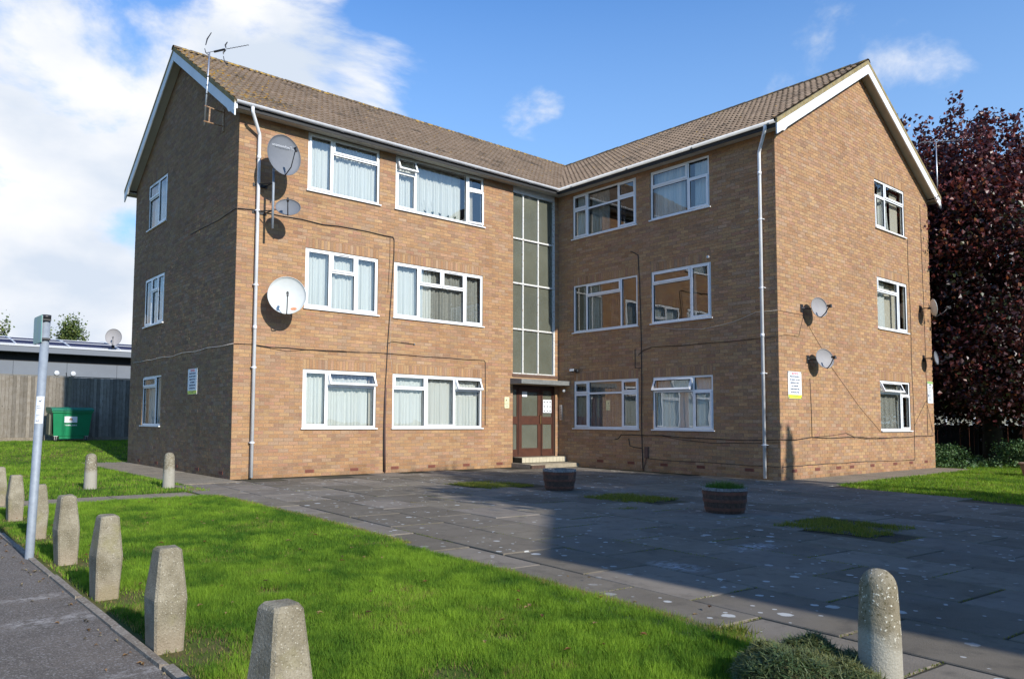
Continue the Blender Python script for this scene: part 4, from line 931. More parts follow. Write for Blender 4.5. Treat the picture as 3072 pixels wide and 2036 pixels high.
# ------------------------------------------------------------------ satellite dishes
def orient(n, up=(0, 0, 1)):
    n = Vector(n).normalized(); x = Vector(up).cross(n).normalized(); z = n.cross(x)
    return Matrix((x, n, z)).transposed().to_4x4()          # local y = facing direction
def dish(c, n, w, h, mt, wallpt, label, arm=.45, text_=None, rust=False, tiltup=0.12, pole=None):
    root = empty('satellite_dish', c, 0, label=label, cat='satellite dish')
    n = Vector(n).normalized(); n.z = tiltup; n.normalize(); M = orient(n)
    def put(o): o.matrix_local = M; return o
    m = MB(); K = 36; rings = 8; dep = .085*w/.7
    for side in (0, 1):
        o = len(m.v); off = -.008*side
        for i in range(rings+1):
            r = i/rings
            for k in range(K): a = 2*math.pi*k/K; m.v.append((w/2*r*math.cos(a), dep*(r*r-1)*1.0+off, h/2*r*math.sin(a)))
        for i in range(rings):
            for k in range(K):
                f = (o+i*K+k, o+i*K+(k+1) % K, o+(i+1)*K+(k+1) % K, o+(i+1)*K+k); m.f.append(f if side else f[::-1]); m.m.append(0); m.c.append((0,0,0))
    o2 = (rings+1)*K
    m.f += [(rings*K+k, rings*K+(k+1) % K, o2+rings*K+(k+1) % K, o2+rings*K+k) for k in range(K)]; m.m += [0]*K; m.c += [(0,0,0)]*K
    ref = put(m.build('reflector', mt, root, smooth=True))
    m = MB(); m.tube([(w/2*math.cos(a), .002, h/2*math.sin(a)) for a in np.linspace(0, 2*math.pi, 37)], .006, 6, caps=False); put(m.build('rim', mt, root, smooth=True))
    m = MB(); m.tube([(0, -.06, -h/2+.03), (0, .02, -h/2-.012), (0, arm*.55, -h/2+.06), (0, arm, -h*.08)], [.012, .012, .011, .010], 8); put(m.build('feed_arm', 'black_plastic', root, smooth=True))
    m = MB(); m.tube([(0, arm-.05, -h*.05), (0, arm+.0, -h*.09)], .026, 10); m.tube([(0, arm-.005, -h*.06), (0, arm+.05, -h*.07)], .019, 8); m.box(-.02, .02, arm-.01, arm+.05, -h*.12-.03, -h*.09)
    put(m.build('feed_head', 'black_plastic', root))
    wp = Vector(wallpt)-Vector(c); back = M @ Vector((0, -dep-.03, 0))
    m = MB(); m.tube([tuple(back*1.0), tuple(back*1.7)], .028, 8); m.tube([tuple(back*1.3), tuple(Vector((wp.x*.5+back.x*.5, wp.y*.5+back.y*.5, wp.z))), tuple(wp)], .014, 8)
    if pole is None: m.add([tuple(wp+Vector(v)) for v in ((-.06,-.008,-.09),(.06,-.008,-.09),(.06,-.008,.09),(-.06,-.008,.09),(-.06,.0,-.09),(.06,.0,-.09),(.06,.0,.09),(-.06,.0,.09))], [(0,1,2,3),(4,5,1,0),(3,2,6,7),(1,5,6,2),(4,0,3,7)])
    m.build('wall_bracket', 'black_plastic' if pole is None else 'steel', root)
    if text_:
        t = text(text_, .088, 'print_pale', root, (0,0,0), (0,0,0)); t.matrix_local = M @ Matrix.Translation((0, -.032, h*.20)) @ Matrix.Rotation(R(0), 4, 'Z') @ Matrix(((-1,0,0,0),(0,0,1,0),(0,1,0,0),(0,0,0,1)))
    if rust:
        m = MB(); pts = []
        for cx, cz, rx, rz in ((.14, -.27, .06, .035), ):
            n_ = 18
            for k in range(n_): a = 2*math.pi*k/n_; q = 1+.08*math.sin(2*a+1)+.05*math.sin(5*a); x, z = cx+rx*q*math.cos(a), cz+rz*q*math.sin(a); r2 = (x/(w/2))**2+(z/(h/2))**2; pts.append((x, dep*(r2-1)+.0045, z))
            m.add(pts, [tuple(range(n_))])
        put(m.build('rust_patch', 'dish_rust', root))
    return root
dish((.70,-.64,6.60), (0.02,-1,0), .735, .86, 'dish_grey', (.55,-.42,6.3), 'large dark grey dish with a maker name at the top left of the sunlit facade', .50, '\u00abTechnomate', pole=1)
dish((.83,-.60,5.55), (-.45,-.88,0), .50, .385, 'dish_grey', (.60,-.42,5.5), 'small oval grey dish low on the pole beneath the large grey dish', .30, pole=1, tiltup=.35)
def dish_pole():
    r = empty('dish_pole', (.58, -.42, 5.1), label='galvanised pole on wall arms carrying the two grey dishes', cat='mast')
    m = MB(); m.tube([(0,0,0),(0,0,1.25)], .026, 10); m.build('pole', 'galv', r, smooth=True)
    for z in (.38, .95):
        b = MB(); b.tube([(0,0,z),(-.02,.41,z)], .014, 6); b.tube([(0,.02,z),(-.22,.40,z+.02)], .012, 6); b.box(-.27,.05,.402,.413,z-.02,z+.05); b.build('wall_arm', 'black_plastic', r)
dish_pole()
dish((.90,-.49,3.75), (-.40,-.91,0), .77, .78, 'dish_light', (.80,-.006,3.72), 'round white dish with a rust patch left of the middle floor window', .40, rust=True, tiltup=.10)
dish((10.60,-6.74,3.76), (-.28,-.96,0), .47, .44, 'dish_warm', (10.33,-LB-.006,3.74), 'upper of the two grey dishes at the left of the sunlit gable', .27)
dish((10.80,-6.74,2.64), (-.30,-.95,0), .50, .44, 'dish_warm', (10.55,-LB-.006,2.62), 'lower of the two grey dishes at the left of the sunlit gable', .24, tiltup=.2)
dish((16.86,-6.80,4.36), (.62,-.78,0), .46, .47, 'dish_light', (16.8,-LB-.006,4.36), 'higher pale dish at the right edge of the gable with leaf shadows', .36)
dish((16.98,-6.78,3.00), (.12,-.99,0), .38, .36, 'dish_grey', (16.95,-LB-.006,3.0), 'lower grey dish at the right edge of the gable above the white sign', .25)

# ------------------------------------------------------------------ aerials
def aerial_left():
    r = empty('tv_aerial', (-.45, .78, 7.38), label='silver mast with a black television aerial on the shaded left gable', cat='aerial')
    top = Vector((.0, -.17, 1.50))
    m = MB(); m.tube([(0,0,-.02), tuple(top)], .017, 10); m.build('mast', 'steel', r, smooth=True)
    for z in (.62, .80, .98): c = MB(); c.lathe([(.022, z), (.022, z+.025)], 8, (0, -.17*z/1.5)); c.build('mast_clamp', 'black_plastic', r)
    for z, dz in ((.06, .04), (.38, .02)):
        b = MB(); b.tube([(-.03, -.02-.1*z, z), (.445, .10, z+dz)], .013, 6); b.build('bracket_arm', 'rust', r)
    b = MB(); b.tube([(.10, .03, .07),(.10, -.01, .39)], .018, 6); b.build('bracket_strut', 'rust', r)
    b = MB(); b.box(.425, .444, .06, .14, -.02, .46); b.build('wall_plate', 'rust', r)
    d = Vector((.70,-.71,.13)).normalized(); s = Vector((.71,.70,0)); u = Vector((0,0,1))
    b = MB(); b.tube([tuple(top-d*.06), tuple(top+d*.86)], .0055, 6); b.tube([tuple(top+d*.10-u*.01), tuple(top+d*.34)], .022, 6); b.build('boom', 'black_plastic', r)
    def blade(c0, p1, w=.011):
        e = MB(); pm = (c0+p1)/2 - d*.03; e.tube([tuple(c0), tuple(pm), tuple(p1)], [w*.7, w, w*.6], 6); e.build('element', 'black_plastic', r)
    b0 = top - d*.02
    blade(b0 + u*.17 - d*.07, b0 + u*.42 + d*.05, .014); blade(b0 + u*.10 - d*.09, b0 - u*.08 + d*.02, .010)
    c1 = top + d*.36
    blade(c1 + u*.03, c1 + u*.15 + d*.03, .016); blade(c1 - u*.02, c1 - u*.10 - d*.05, .015); blade(c1 - u*.14 - d*.05, c1 - u*.38 + d*.06, .010)
    for t in np.linspace(.42, .84, 8):
        e = MB(); c0 = top+d*t; e.tube([tuple(c0-s*.045-u*.012), tuple(c0+s*.045+u*.012)], .0035, 5); e.build('element', 'black_plastic', r)
aerial_left()
def aerial_right():
    r = empty('tv_aerial', (18.28, -6.50, 7.45), label='thin mast with a long grey aerial behind the right gable eave', cat='aerial')
    m = MB(); m.tube([(0,0,0),(-.01,0,1.95)], .017, 8); m.build('mast', 'steel', r, smooth=True)
    b = MB(); b.tube([(0,0,.25),(-.38,.05,.22)], .012, 6); b.tube([(0,0,.12),(-.38,.05,.10)], .012, 6); b.box(-.42,-.36,-.0,.10,.02,.32); b.build('wall_bracket', 'black_plastic', r)
    top = Vector((-.01,0,1.95)); d = Vector((.75,-.66,.06)).normalized(); s = Vector((.66,.75,0))
    b = MB(); b.tube([tuple(top-d*.45), tuple(top+d*1.3)], .008, 6); b.build('boom', 'steel', r)
    for t in np.linspace(-.4, 1.25, 11):
        e = MB(); c0 = top+d*t; e.tube([tuple(c0-s*.16), tuple(c0+s*.16)], .005, 5); e.build('element', 'steel', r)
aerial_right()

# ------------------------------------------------------------------ signs, lamps on the walls
LINES = ['PRIVATE PROPERTY', 'NO RIGHT OF WAY', 'RESIDENTS ONLY', 'NO PARKING', 'TRESPASSERS WILL', 'BE PROSECUTED']
def notice(wall, x, z, w, h, label):
    r = empty('notice_sign', wl(wall, x, 0, z), ROT[wall], label=label, cat='sign')
    m = MB(); m.box(0, w, -.016, -.009, 0, h); m.build('plate', 'sign_white', r)
    m = MB(); m.box(.004, w-.004, -.0172, -.0162, .004, h*.145); m.build('yellow_band', 'sign_yellow', r)
    rx = (R(90), 0, 0)
    text('NOTICE', h*.125, 'sign_red', r, (w/2, -.0175, h*.885), rx, bold=.0015)
    for i, s in enumerate(LINES):
        t = text(s, h*.083, 'sign_ink', r, (w/2, -.0175, h*(.785-.115*i)), rx, bold=.0012)
        if t.dimensions.x > w*.94: t.scale = (w*.94/max(t.dimensions.x, .01), 1, 1)
    m = MB(); m.box(w*.2, w*.8, -.0182, -.0174, h*.105, h*.12); m.box(w*.3, w*.7, -.0182, -.0174, h*.06, h*.073)
    for xx in (.06, .94): m.prism([(w*xx-.018, h*.03), (w*xx+.018, h*.03), (w*xx, h*.085)], 1, -.0182, -.0174)
    m.build('print', 'sign_ink', r)
    m = MB()
    for sx, sz in ((.03,.03),(.97,.03),(.03,.97),(.97,.97)): m.box(w*sx-.008, w*sx+.008, -.021, -.0176, h*sz-.008, h*sz+.008)
    m.build('fixing', 'black_plastic', r)
notice('G', .34, 1.735, .565, .585, 'white notice with red heading and yellow foot at the left of the sunlit gable')
notice('L', WA-2.62, 1.76, .60, .575, 'notice board with red heading in the shade on the left gable')
def white_sign():
    r = empty('sign', wl('G', 7.80, 0, 1.78), 0, label='small white sign with green header at the right edge of the gable', cat='sign')
    m = MB(); m.box(0, .36, -.016, -.009, 0, .60); m.build('plate', 'sign_white', r)
    m = MB(); m.box(.003, .357, -.0172, -.0162, .535, .597); m.build('header', 'sign_green', r)
    m = MB()
    for i in range(12): m.box(.04, random.uniform(.2, .32), -.0172, -.0164, .04+i*.037, .052+i*.037)
    m.prism([(.18+.07*math.cos(a), .505+.024*math.sin(a)) for a in np.linspace(0, 6.28, 15)[:-1]], 1, -.0172, -.0164)
    m.build('print', 'dish_grey', r)
white_sign()
def cctv():
    r = empty('cctv_sign', wl('A', 7.305, 0, 1.545), 0, label='small cream camera warning sign left of the entrance', cat='sign')
    w, h, c = .165, .29, .025; P = []
    for cx, cz, a0 in ((w-c, c, -90), (w-c, h-c, 0), (c, h-c, 90), (c, c, 180)):
        for k in range(5): a = R(a0+k*22.5); P.append((cx+c*math.cos(a), cz+c*math.sin(a)))
    m = MB(); m.prism(P, 1, -.015, -.008); m.build('plate', 'sign_cream', r)
    m = MB(); m.prism([(.03,.195),(.075,.235),(.09,.22),(.045,.18)], 1, -.0165, -.0152); m.box(.055,.063,-.0165,-.0152,.165,.19); m.build('camera_pictogram', 'black_plastic', r)
    text('CCTV', .052, 'dish_grey', r, (w/2, -.0165, .095), (R(90), 0, 0), bold=.001); text('in operation', .022, 'dish_grey', r, (w/2, -.0165, .055), (R(90), 0, 0)) if False else None
    m = MB(); m.box(.03,.135,-.0165,-.0152,.045,.056); m.box(.095,.14,-.0165,-.0152,.165,.175); m.build('print', 'dish_grey', r)
cctv()
def floodlight():
    r = empty('security_light', (LA, -.70, 2.57), label='small black security floodlight with sensor above the canopy on the shaded wing', cat='floodlight')
    m = MB(); m.box(-.04,-.006,-.04,.04,-.05,.04); m.tube([(-.02,0,0),(-.14,0,0)], .012, 6); m.build('bracket', 'black_plastic', r)
    m = MB(); m.prism([(-.05,-.03),(.05,-.05),(.055,.03),(-.05,.045)], 1, -.09, .09); o = m.build('lamp_body', 'black_plastic', r); o.location = (-.17, 0, .02)
    m = MB(); m.box(-.004,.0,-.075,.075,-.03,.03); o = m.build('lamp_glass', 'sign_white', r); o.location = (-.224, 0, .02); o.rotation_euler = (0, R(8), 0)
    m = MB(); m.tube([(-.16,-.14,-.03),(-.16,-.14,.03)], .03, 10); m.tube([(-.05,-.02,0),(-.16,-.14,0)], .008, 5); m.build('sensor', 'black_plastic', r)
floodlight()
m = MB(); m.box(LA-.04, LA-.006, -.165, -.07, 1.24, 1.66); e_ = m.build('intercom_panel', 'steel', label='tall narrow metal intercom panel in the corner right of the entrance', cat='intercom')
m = MB()
for i in range(8): m.box(-.043, -.0405, -.14, -.095, 1.29+i*.042, 1.31+i*.042)
o = m.build('button', 'black_plastic', e_); o.location = (LA, 0, 0)
m = MB(); m.lathe([(.0, .0), (.045, .0), (.05, .03), (.03, .06), (.0, .065)], 14, caps=False); o = m.build('bulkhead_lamp', 'sign_white', smooth=True, label='small round white lamp under the canopy on the shaded wall', cat='lamp'); o.location = (LA-.006, -.22, 2.05); o.rotation_euler = (0, R(-90), 0)
m = MB(); m.lathe([(.0, .0), (.03, .0), (.032, .03), (.0, .05)], 12, caps=False); o = m.build('alarm_sensor', 'sign_white', smooth=True, label='tiny white sensor above the corner of the middle floor shaded window', cat='sensor'); o.location = (LA-.006, -4.80, 5.02); o.rotation_euler = (0, R(-90), 0)

# potted plants on the top floor sill
def potplants():
    for i, (x, c, lab) in enumerate(((4.80,(.10,.09,.30),'blue pot with tall bare stems on the top floor sill'),(5.02,(.10,.09,.30),'blue pot with a low curling plant on the top floor sill'),(5.25,(.45,.08,.18),'pink flowering pot plant on the top floor sill'),(5.50,(.08,.15,.05),'dark leafy pot plant on the top floor sill beside the pink one'),(5.72,(.45,.32,.05),'yellow flowering pot plant at the right of the top floor sill'))):
        nm = 'pot_c%d' % i; mat(nm, c, .6)
        r = empty('potted_plant', (x, .125, 6.215), label=lab, cat='plant')
        m = MB(); m.lathe([(.03, 0), (.04, .07)], 12); m.build('pot', nm, r, smooth=True)
        mb = MB(); mb.col = (.03, .06, .02)
        for k in range(9):
            a = random.uniform(0, 6.28); l = random.uniform(.05, .10); p = Vector((.0, 0, .07)); q = p+Vector((math.cos(a)*l*.6, math.sin(a)*l*.3, l)); s = Vector((-math.sin(a), math.cos(a), 0))*.018
            mb.add([tuple(p), tuple((p+q)/2+s), tuple(q), tuple((p+q)/2-s)], [(0,1,2,3)])
        if i < 2: mb.tube([(0,0,.06),(-.02,0,.28),(-.05,0,.40)], .003, 4)
        mb.build('leaves', 'leaf_matt', r, cols=True)
potplants()

# ------------------------------------------------------------------ posts and bollards
def post_mesh(seed):
    r = random.Random(seed); m = MB()
    lv = [(.0, .075, .085), (.03, .076, .086), (.27, .086, .098), (.53, .060, .070), (.545, .052, .062)]; V = []; c = .012
    lv[0] = (-.1, .074, .084)
    for z, a, b in lv:
        cc = c if z < .54 else .02
        for sx, sy, first in ((1,-1,0),(1,1,1),(-1,1,0),(-1,-1,1)):
            p1 = (sx*(a-cc), sy*b); p2 = (sx*a, sy*(b-cc))
            for p in ((p1, p2) if first == 0 else (p2, p1)): V.append((p[0]+r.uniform(-.002,.002), p[1]+r.uniform(-.002,.002), z+(r.uniform(-.004,.004) if z > .5 else 0)))
    F = [(j*8+i, j*8+(i+1) % 8, (j+1)*8+(i+1) % 8, (j+1)*8+i) for j in range(len(lv)-1) for i in range(8)] + [tuple(range(32, 40))]
    m.add(V, F); return m.mesh('concrete_post', 'concrete')
POST = [((-4.665,-12.25),'nearest concrete post, cut off by the bottom edge, dark on its left face'),((-4.56,-10.62),'second nearest tapered concrete post with a pale base and yellow lichen'),((-4.515,-9.17),'third tapered concrete post, leaning slightly, beside bare soil'),
        ((-4.46,-7.66),'tapered concrete post just right of the foot of the sign pole'),((-4.40,-5.98),'concrete post half hidden behind the sign pole'),((-4.36,-4.30),'concrete post just left of the sign pole'),((-4.31,-2.60),'concrete post cut by the left edge of the picture'),((-4.20,-1.0),'farthest concrete post, showing only its top at the left edge')]
PM = [post_mesh(s) for s in range(4)]
for i, ((x, y), lab) in enumerate(POST):
    o = link('concrete_post', PM[i % 4], None, (x, y, 0), R(random.uniform(-4, 4)), label=lab, cat='post', group='tapered concrete posts along the pavement edge')
    o.rotation_euler = (R(random.uniform(-1, 1)), R([0,0,.6,-1,.8,0,0,0][i]), R(random.uniform(-4, 4))); o.scale = (1, 1, [1,.96,1.0,1.02,.97,.96,.97,.98][i])
def bollard(x, y, h, r, lab, s=1):
    prof = [(r*1.06, -.1), (r*1.04, .0), (r, h*.45), (r*.90, h-.10)] + [(r*.90*math.cos(a)**.8, h-.10+.10*math.sin(a)) for a in np.linspace(.25, 1.45, 7)] + [(.003, h)]
    m = MB(); m.lathe(prof, 28); return m.build('bollard', 'bollard_concrete', smooth=True, loc=(x, y, 0), label=lab, cat='bollard', group='round topped concrete bollards')
bollard(-2.66, -.40, .60, .102, 'round topped concrete bollard on the lawn further from the brick corner')
bollard(-1.48, -.88, .61, .100, 'round topped concrete bollard near the brick corner with the downpipe')
bollard(-2.13, -13.25, .535, .090, 'large foreground round topped concrete bollard beside the grass clippings')

# sign pole
def pole():
    r = empty('sign_pole', (-4.67, -7.28, 0), label='leaning galvanised pole with an edge-on sign at its top by the pavement', cat='sign post')
    lean = Vector((.035, -.0, 1)).normalized()
    m = MB(); m.tube([(0,0,-.05), (.0,0,0), (.055,0.01,2.10)], .036, 16); m.build('pole', 'galv', r, smooth=True)
    m = MB(); m.tube([(.055,.01,2.09),(.0555,.01,2.125)], .039, 16); m.build('cap', 'black_plastic', r, smooth=True)
    P = []; L_, h, c = .30, .245, .03
    for cx, cz, a0 in ((L_-c, c, -90), (L_-c, h-c, 0), (c*.3, h-c*.3, 90), (c*.3, c*.3, 180)):
        cc = c if cx > .1 else c*.3
        for k in range(5): a = R(a0+k*22.5); P.append((cx+cc*math.cos(a), cz+cc*math.sin(a)))
    m = MB(); m.prism([(p[0]-.03, p[1]) for p in P], 0, -.003, .003); o = m.build('sign_plate', 'pole_sign', r); o.location = (.012, 0, 1.875); o.rotation_euler = (0, 0, R(2))
    m = MB(); m.box(.016, .021, -.032, .27, 1.877, 2.116); m.build('back_channel', 'galv', r)
    for z in (1.90, 2.07): b = MB(); b.lathe([(.041, z), (.041, z+.018)], 14, (.05, .008)); b.box(.02,.085,-.045,-.036,z,z+.016); b.build('band_clamp', 'black_plastic', r)
    # wrap-around sticker with dog pictogram
    n = 10; m = MB(); Rr = .0375; V = []
    for z in (1.16, 1.40):
        cx = .055*z/2.1
        for k in range(n+1): a = R(-165+k*11.5); V.append((cx+Rr*math.cos(a), Rr*math.sin(a)+.004, z))
    m.add(V, [(k, k+1, n+2+k, n+1+k) for k in range(n)]); m.build('sticker', 'sign_white', r, smooth=True)
    p = MB()
    def q(a0, a1, z0, z1):
        cx = .055*z0/2.1; V = [(cx+.0384*math.cos(R(a)), .0384*math.sin(R(a))+.004, z) for z in (z0, z1) for a in (a0, (a0+a1)/2, a1)]; p.add(V, [(0,1,4,3),(1,2,5,4)])
    q(-118,-92,1.352,1.362); q(-118,-114,1.338,1.352); q(-98,-94,1.338,1.352); q(-96,-86,1.360,1.370); q(-124,-118,1.360,1.366)
    for i, z in enumerate((1.31,1.295,1.28,1.235,1.22,1.19,1.18)): q(-140, -95+(i % 3)*8, z, z+.005)
    p.build('sticker_print', 'sign_ink', r)
pole()

# ------------------------------------------------------------------ half barrel planters
def blades(n, xf, yf, zf, h0, h1, w, colf, lean=.5, mat_='grass', segs=1):
    """n grass blades; returns mesh arrays"""
    x, y = xf(n), yf(n)
    return x, y
def blade_mesh(name, X, Y, Z, H, W, cols, lean=.45, mat_='grass', two=False):
    n = len(X); a = rng.uniform(0, 2*np.pi, n); la = rng.uniform(0, 2*np.pi, n); ln = np.abs(rng.normal(0, lean, n))*H
    dx, dy = np.cos(a)*W/2, np.sin(a)*W/2; lx, ly = np.cos(la)*ln, np.sin(la)*ln
    if two:
        V = np.zeros((n, 5, 3)); V[:, 0] = np.c_[X-dx, Y-dy, Z]; V[:, 1] = np.c_[X+dx, Y+dy, Z]
        V[:, 2] = np.c_[X+dx*.75+lx*.35, Y+dy*.75+ly*.35, Z+H*.6]; V[:, 3] = np.c_[X-dx*.75+lx*.35, Y-dy*.75+ly*.35, Z+H*.6]; V[:, 4] = np.c_[X+lx, Y+ly, Z+H*.97]
        b = np.arange(n)[:, None]*5; F = np.concatenate([b+[0,1,2], b+[0,2,3], b+[3,2,4]], axis=1).reshape(-1, 3); k = 3
        V = V.reshape(-1, 3)
    else:
        V = np.zeros((n, 3, 3)); V[:, 0] = np.c_[X-dx, Y-dy, Z]; V[:, 1] = np.c_[X+dx, Y+dy, Z]; V[:, 2] = np.c_[X+lx, Y+ly, Z+H]
        V = V.reshape(-1, 3); F = np.arange(n*3).reshape(-1, 3); k = 1
    return npmesh(name, V, F, mat_, np.repeat(cols, k, axis=0))
def gcol(n, base, sd=.22):
    c = np.array(base)[None]*(1+rng.normal(0, sd, (n, 1))); c = c*(1+rng.normal(0, .08, (n, 3))); return np.clip(c, .004, 1)
def barrel(x, y, rt, rb, h, lab, plants):
    r = empty('barrel_planter', (x, y, 0), random.uniform(0, .3), label=lab, cat='planter', group='half barrel planters in the court')
    n = 20; m = MB(); th = .022
    w = math.pi/n*.96
    def ring(z, rr, s): return [(rr*math.cos(s*w), rr*math.sin(s*w), z)]
    rm = (rt+rb)/2+.012
    V = []
    for z, rr in ((0, rb), (h*.5, rm), (h, rt)):
        for s in (-1, 1):
            V.append((rr*math.cos(w*s), rr*math.sin(w*s), z)); V.append(((rr-th)*math.cos(w*s), (rr-th)*math.sin(w*s), z))
    # per level: 0 outer-,1 inner-,2 outer+,3 inner+
    F = []
    for j in (0, 4): F += [(j, j+2, j+6, j+4), (j+3, j+1, j+5, j+7), (j+1, j, j+4, j+5), (j+2, j+3, j+7, j+6)]
    F += [(8, 10, 11, 9), (0, 1, 3, 2)]
    m.add(V, F); me = m.mesh('stave', 'barrel_wood')
    m2 = MB(); m2.add([(rt*math.cos(w*s)*k_, rt*math.sin(w*s)*k_, z) for z in (h-.035, h+.003) for s in (-1, 1) for k_ in (1.006, .91)], [(0,2,6,4),(3,1,5,7),(4,6,7,5),(1,0,4,5),(2,3,7,6)]); me2 = m2.mesh('stave_end', 'barrel_rim')
    for i in range(n):
        s = link('stave', me, r); s.rotation_euler = (0, 0, 2*math.pi*i/n); s.location = (0, 0, random.uniform(-.0, .004))
        e = link('stave_end', me2, s)
    for z in (.035, h*.44, h-.085):
        q = MB(); f = lambda t: rb+(rm-rb)*t*2 if t < .5 else rm+(rt-rm)*(t-.5)*2
        q.lathe([(f(z/h)+.006, z), (f((z+.04)/h)+.006, z+.04), (f((z+.04)/h)-.0, z+.04)], 30, caps=False); q.build('hoop', 'barrel_hoop', r, smooth=False)
    q = MB(); q.lathe([(rt-.03, h-.07), (.08, h-.05), (.0, h-.045)], 24, caps=False); q.build('soil', 'soil', r)
    if plants:
        N_ = 2600; rr = np.sqrt(rng.uniform(0, 1, N_))*(rt-.03); aa = rng.uniform(0, 6.28, N_)
        me = blade_mesh('weeds', rr*np.cos(aa), rr*np.sin(aa), np.full(N_, h-.07), rng.uniform(.09, .21, N_)*(1-.4*(rr/rt)), np.full(N_, .007), gcol(N_, (.065, .14, .03)), .55)
        link('weeds', me, r, kind='stuff')
barrel(3.93, -5.28, .295, .245, .36, 'empty half barrel planter in front of the entrance steps', False)
barrel(3.38, -8.93, .292, .25, .33, 'half barrel planter full of green weeds in the middle of the court', True)
def pot3():
    r = empty('stone_planter', (15.85, -9.25, 0), label='low tan planter cut by the right edge beside the shrubs', cat='planter')
    m = MB(); m.lathe([(.28, 0), (.34, .26), (.37, .27), (.37, .31), (.33, .31), (.30, .24), (0, .24)], 24, caps=False); m.build('bowl', 'terracotta', r, smooth=False)
    m = MB(); m.lathe([(.32, .25), (0, .28)], 20, caps=False); m.build('soil', 'soil', r)
pot3()

# ------------------------------------------------------------------ grass
def in_lawn(x, y):
    near = (x > -4.60) & (x < edge_np(y)+.03) & (y < -2.95+.03*(x+4.6)) 
    left = (x > -4.60) & (x < -1.16+.0*y) & (y > -2.05) & (y < -.2)
    left2 = (x > -4.60) & (x < -1.14) & (y >= -.2) & (y < 8.1)
    left2b = (x > -4.6) & (x < 12) & (y >= 7.45+.12*(x+1.1)*(x < -1.14)) & (y < 15.35)
    edge_r = np.interp(-y, [6.9, 8.0, 9.3, 11, 18], [9.9, 9.0, 8.55, 8.05, 8.0])
    right = (x > edge_r) & (y < -7.62+.03*(x-9.33)/1.05) & (x < 24) & (y > -19)
    right2 = (x > 17.7) & (x < 25) & (y >= -7.6) & (y < 4)
    return near | left | left2 | left2b | right | right2
def bare(x, y):     # worn patches round the posts and beside the kerb: 1 = bare
    b = np.zeros_like(x)
    for (px, py), _ in POST: b = np.maximum(b, 1.15-np.hypot((x-px-.06)/.42, (y-py+.12)/.52))
    b = np.maximum(b, .8-(x+4.62)/.14)
    for px, py, rr in ((-2.66,-.5,.3),(-1.48,-1.0,.3),(-3.55,-9.75,.16),(-2.45,-11.2,.12),(-3.0,-11.6,.14),(-2.35,-9.0,.1),(-3.6,-11.9,.2),(-2.2,-5.0,.08)): b = np.maximum(b, 1.1-np.hypot(x-px, y-py)/rr)
    return b
_T = rng.uniform(0, 1, (257, 257))
def vnoise(x, y, s, o=0):
    x = x/s+50.3+o; y = y/s+71.7+o*2; xi = np.floor(x).astype(int); yi = np.floor(y).astype(int); fx = x-xi; fy = y-yi; fx = fx*fx*(3-2*fx); fy = fy*fy*(3-2*fy)
    g_ = lambda a, b: _T[a % 257, b % 257]
    return (g_(xi,yi)*(1-fx)+g_(xi+1,yi)*fx)*(1-fy)+(g_(xi,yi+1)*(1-fx)+g_(xi+1,yi+1)*fx)*fy
def wave(x, y): return np.sin(1.3*x+.7*y)+.8*np.sin(.9*y-1.7*x+2)+.6*np.sin(3.1*x+2.3*y+1)+.5*np.sin(4.7*y-2.9*x)
def lawn(n, x0, x1, y0, y1, h0, h1, w, two=False):
    X = rng.uniform(x0, x1, n); Y = rng.uniform(y0, y1, n); k = in_lawn(X, Y); X, Y = X[k], Y[k]
    b = bare(X, Y); keep = rng.uniform(0, 1, len(X)) > np.clip(b*1.3, 0, .93); X, Y, b = X[keep], Y[keep], b[keep]
    n = len(X); v1, v2, v3, v4 = vnoise(X, Y, .9), vnoise(X, Y, .28, 3), vnoise(X, Y, .09, 7), vnoise(X, Y, .035, 11)
    t = np.clip(.5+.55*(v1-.5)+.75*(v2-.5)+.7*(v3-.5)+rng.normal(0, .16, n), 0, 1)[:, None]
    c = (1-t)*np.array([.052,.130,.014]) + t*np.array([.215,.345,.032]); c *= 1+rng.normal(0, .16, (n, 1))
    pdry = .05+.5*np.clip(b, 0, 1)+.55*np.clip((vnoise(X, Y, .33, 17)-.63)/.2, 0, 1)*np.clip((v3-.25)*2, 0, 1)
    dry = (rng.uniform(0, 1, n) < pdry) | ((np.abs(X-edge_np(Y)) < .08) & (Y < -.5) & (rng.uniform(0, 1, n) < .8)); c[dry] = np.array([.27,.215,.085])*(1+rng.normal(0, .22, (dry.sum(), 1)))
    H = rng.uniform(h0, h1, n)*(.55+.5*v3+.45*v4); H[dry] *= .65; H = np.clip(H*(1-.5*np.clip(b, 0, 1)), .008, None)
    return X, Y, gh_np(X, Y)-.014, H, np.full(n, w), np.clip(c, .004, 1)
root_g = None
def add_lawn(parts):
    me = [blade_mesh('grass', X, Y, Z, H, W, c, .5, 'grass') for X, Y, Z, H, W, c in parts]
    return me
P1 = lawn(400000, -4.62, -1.7, -13.6, -8.6, .034, .062, .0048); P2 = lawn(230000, -4.62, -1.2, -8.6, -2.9, .034, .06, .008)
P3 = lawn(130000, -4.62, 3.5, -2.1, 15.3, .035, .065, .015); P4 = lawn(130000, 7.9, 24, -13.5, -6.5, .035, .062, .014); P5 = lawn(30000, -4.62, -1.7, -15, -13.6, .05, .08, .008)
cat_ = [np.concatenate([p[i] for p in (P1, P2, P3, P4, P5)]) for i in range(6)]
link('grass', blade_mesh('grass', *cat_, .5), kind='stuff', label='short bright green lawn grass on both sides of the court', cat='grass')

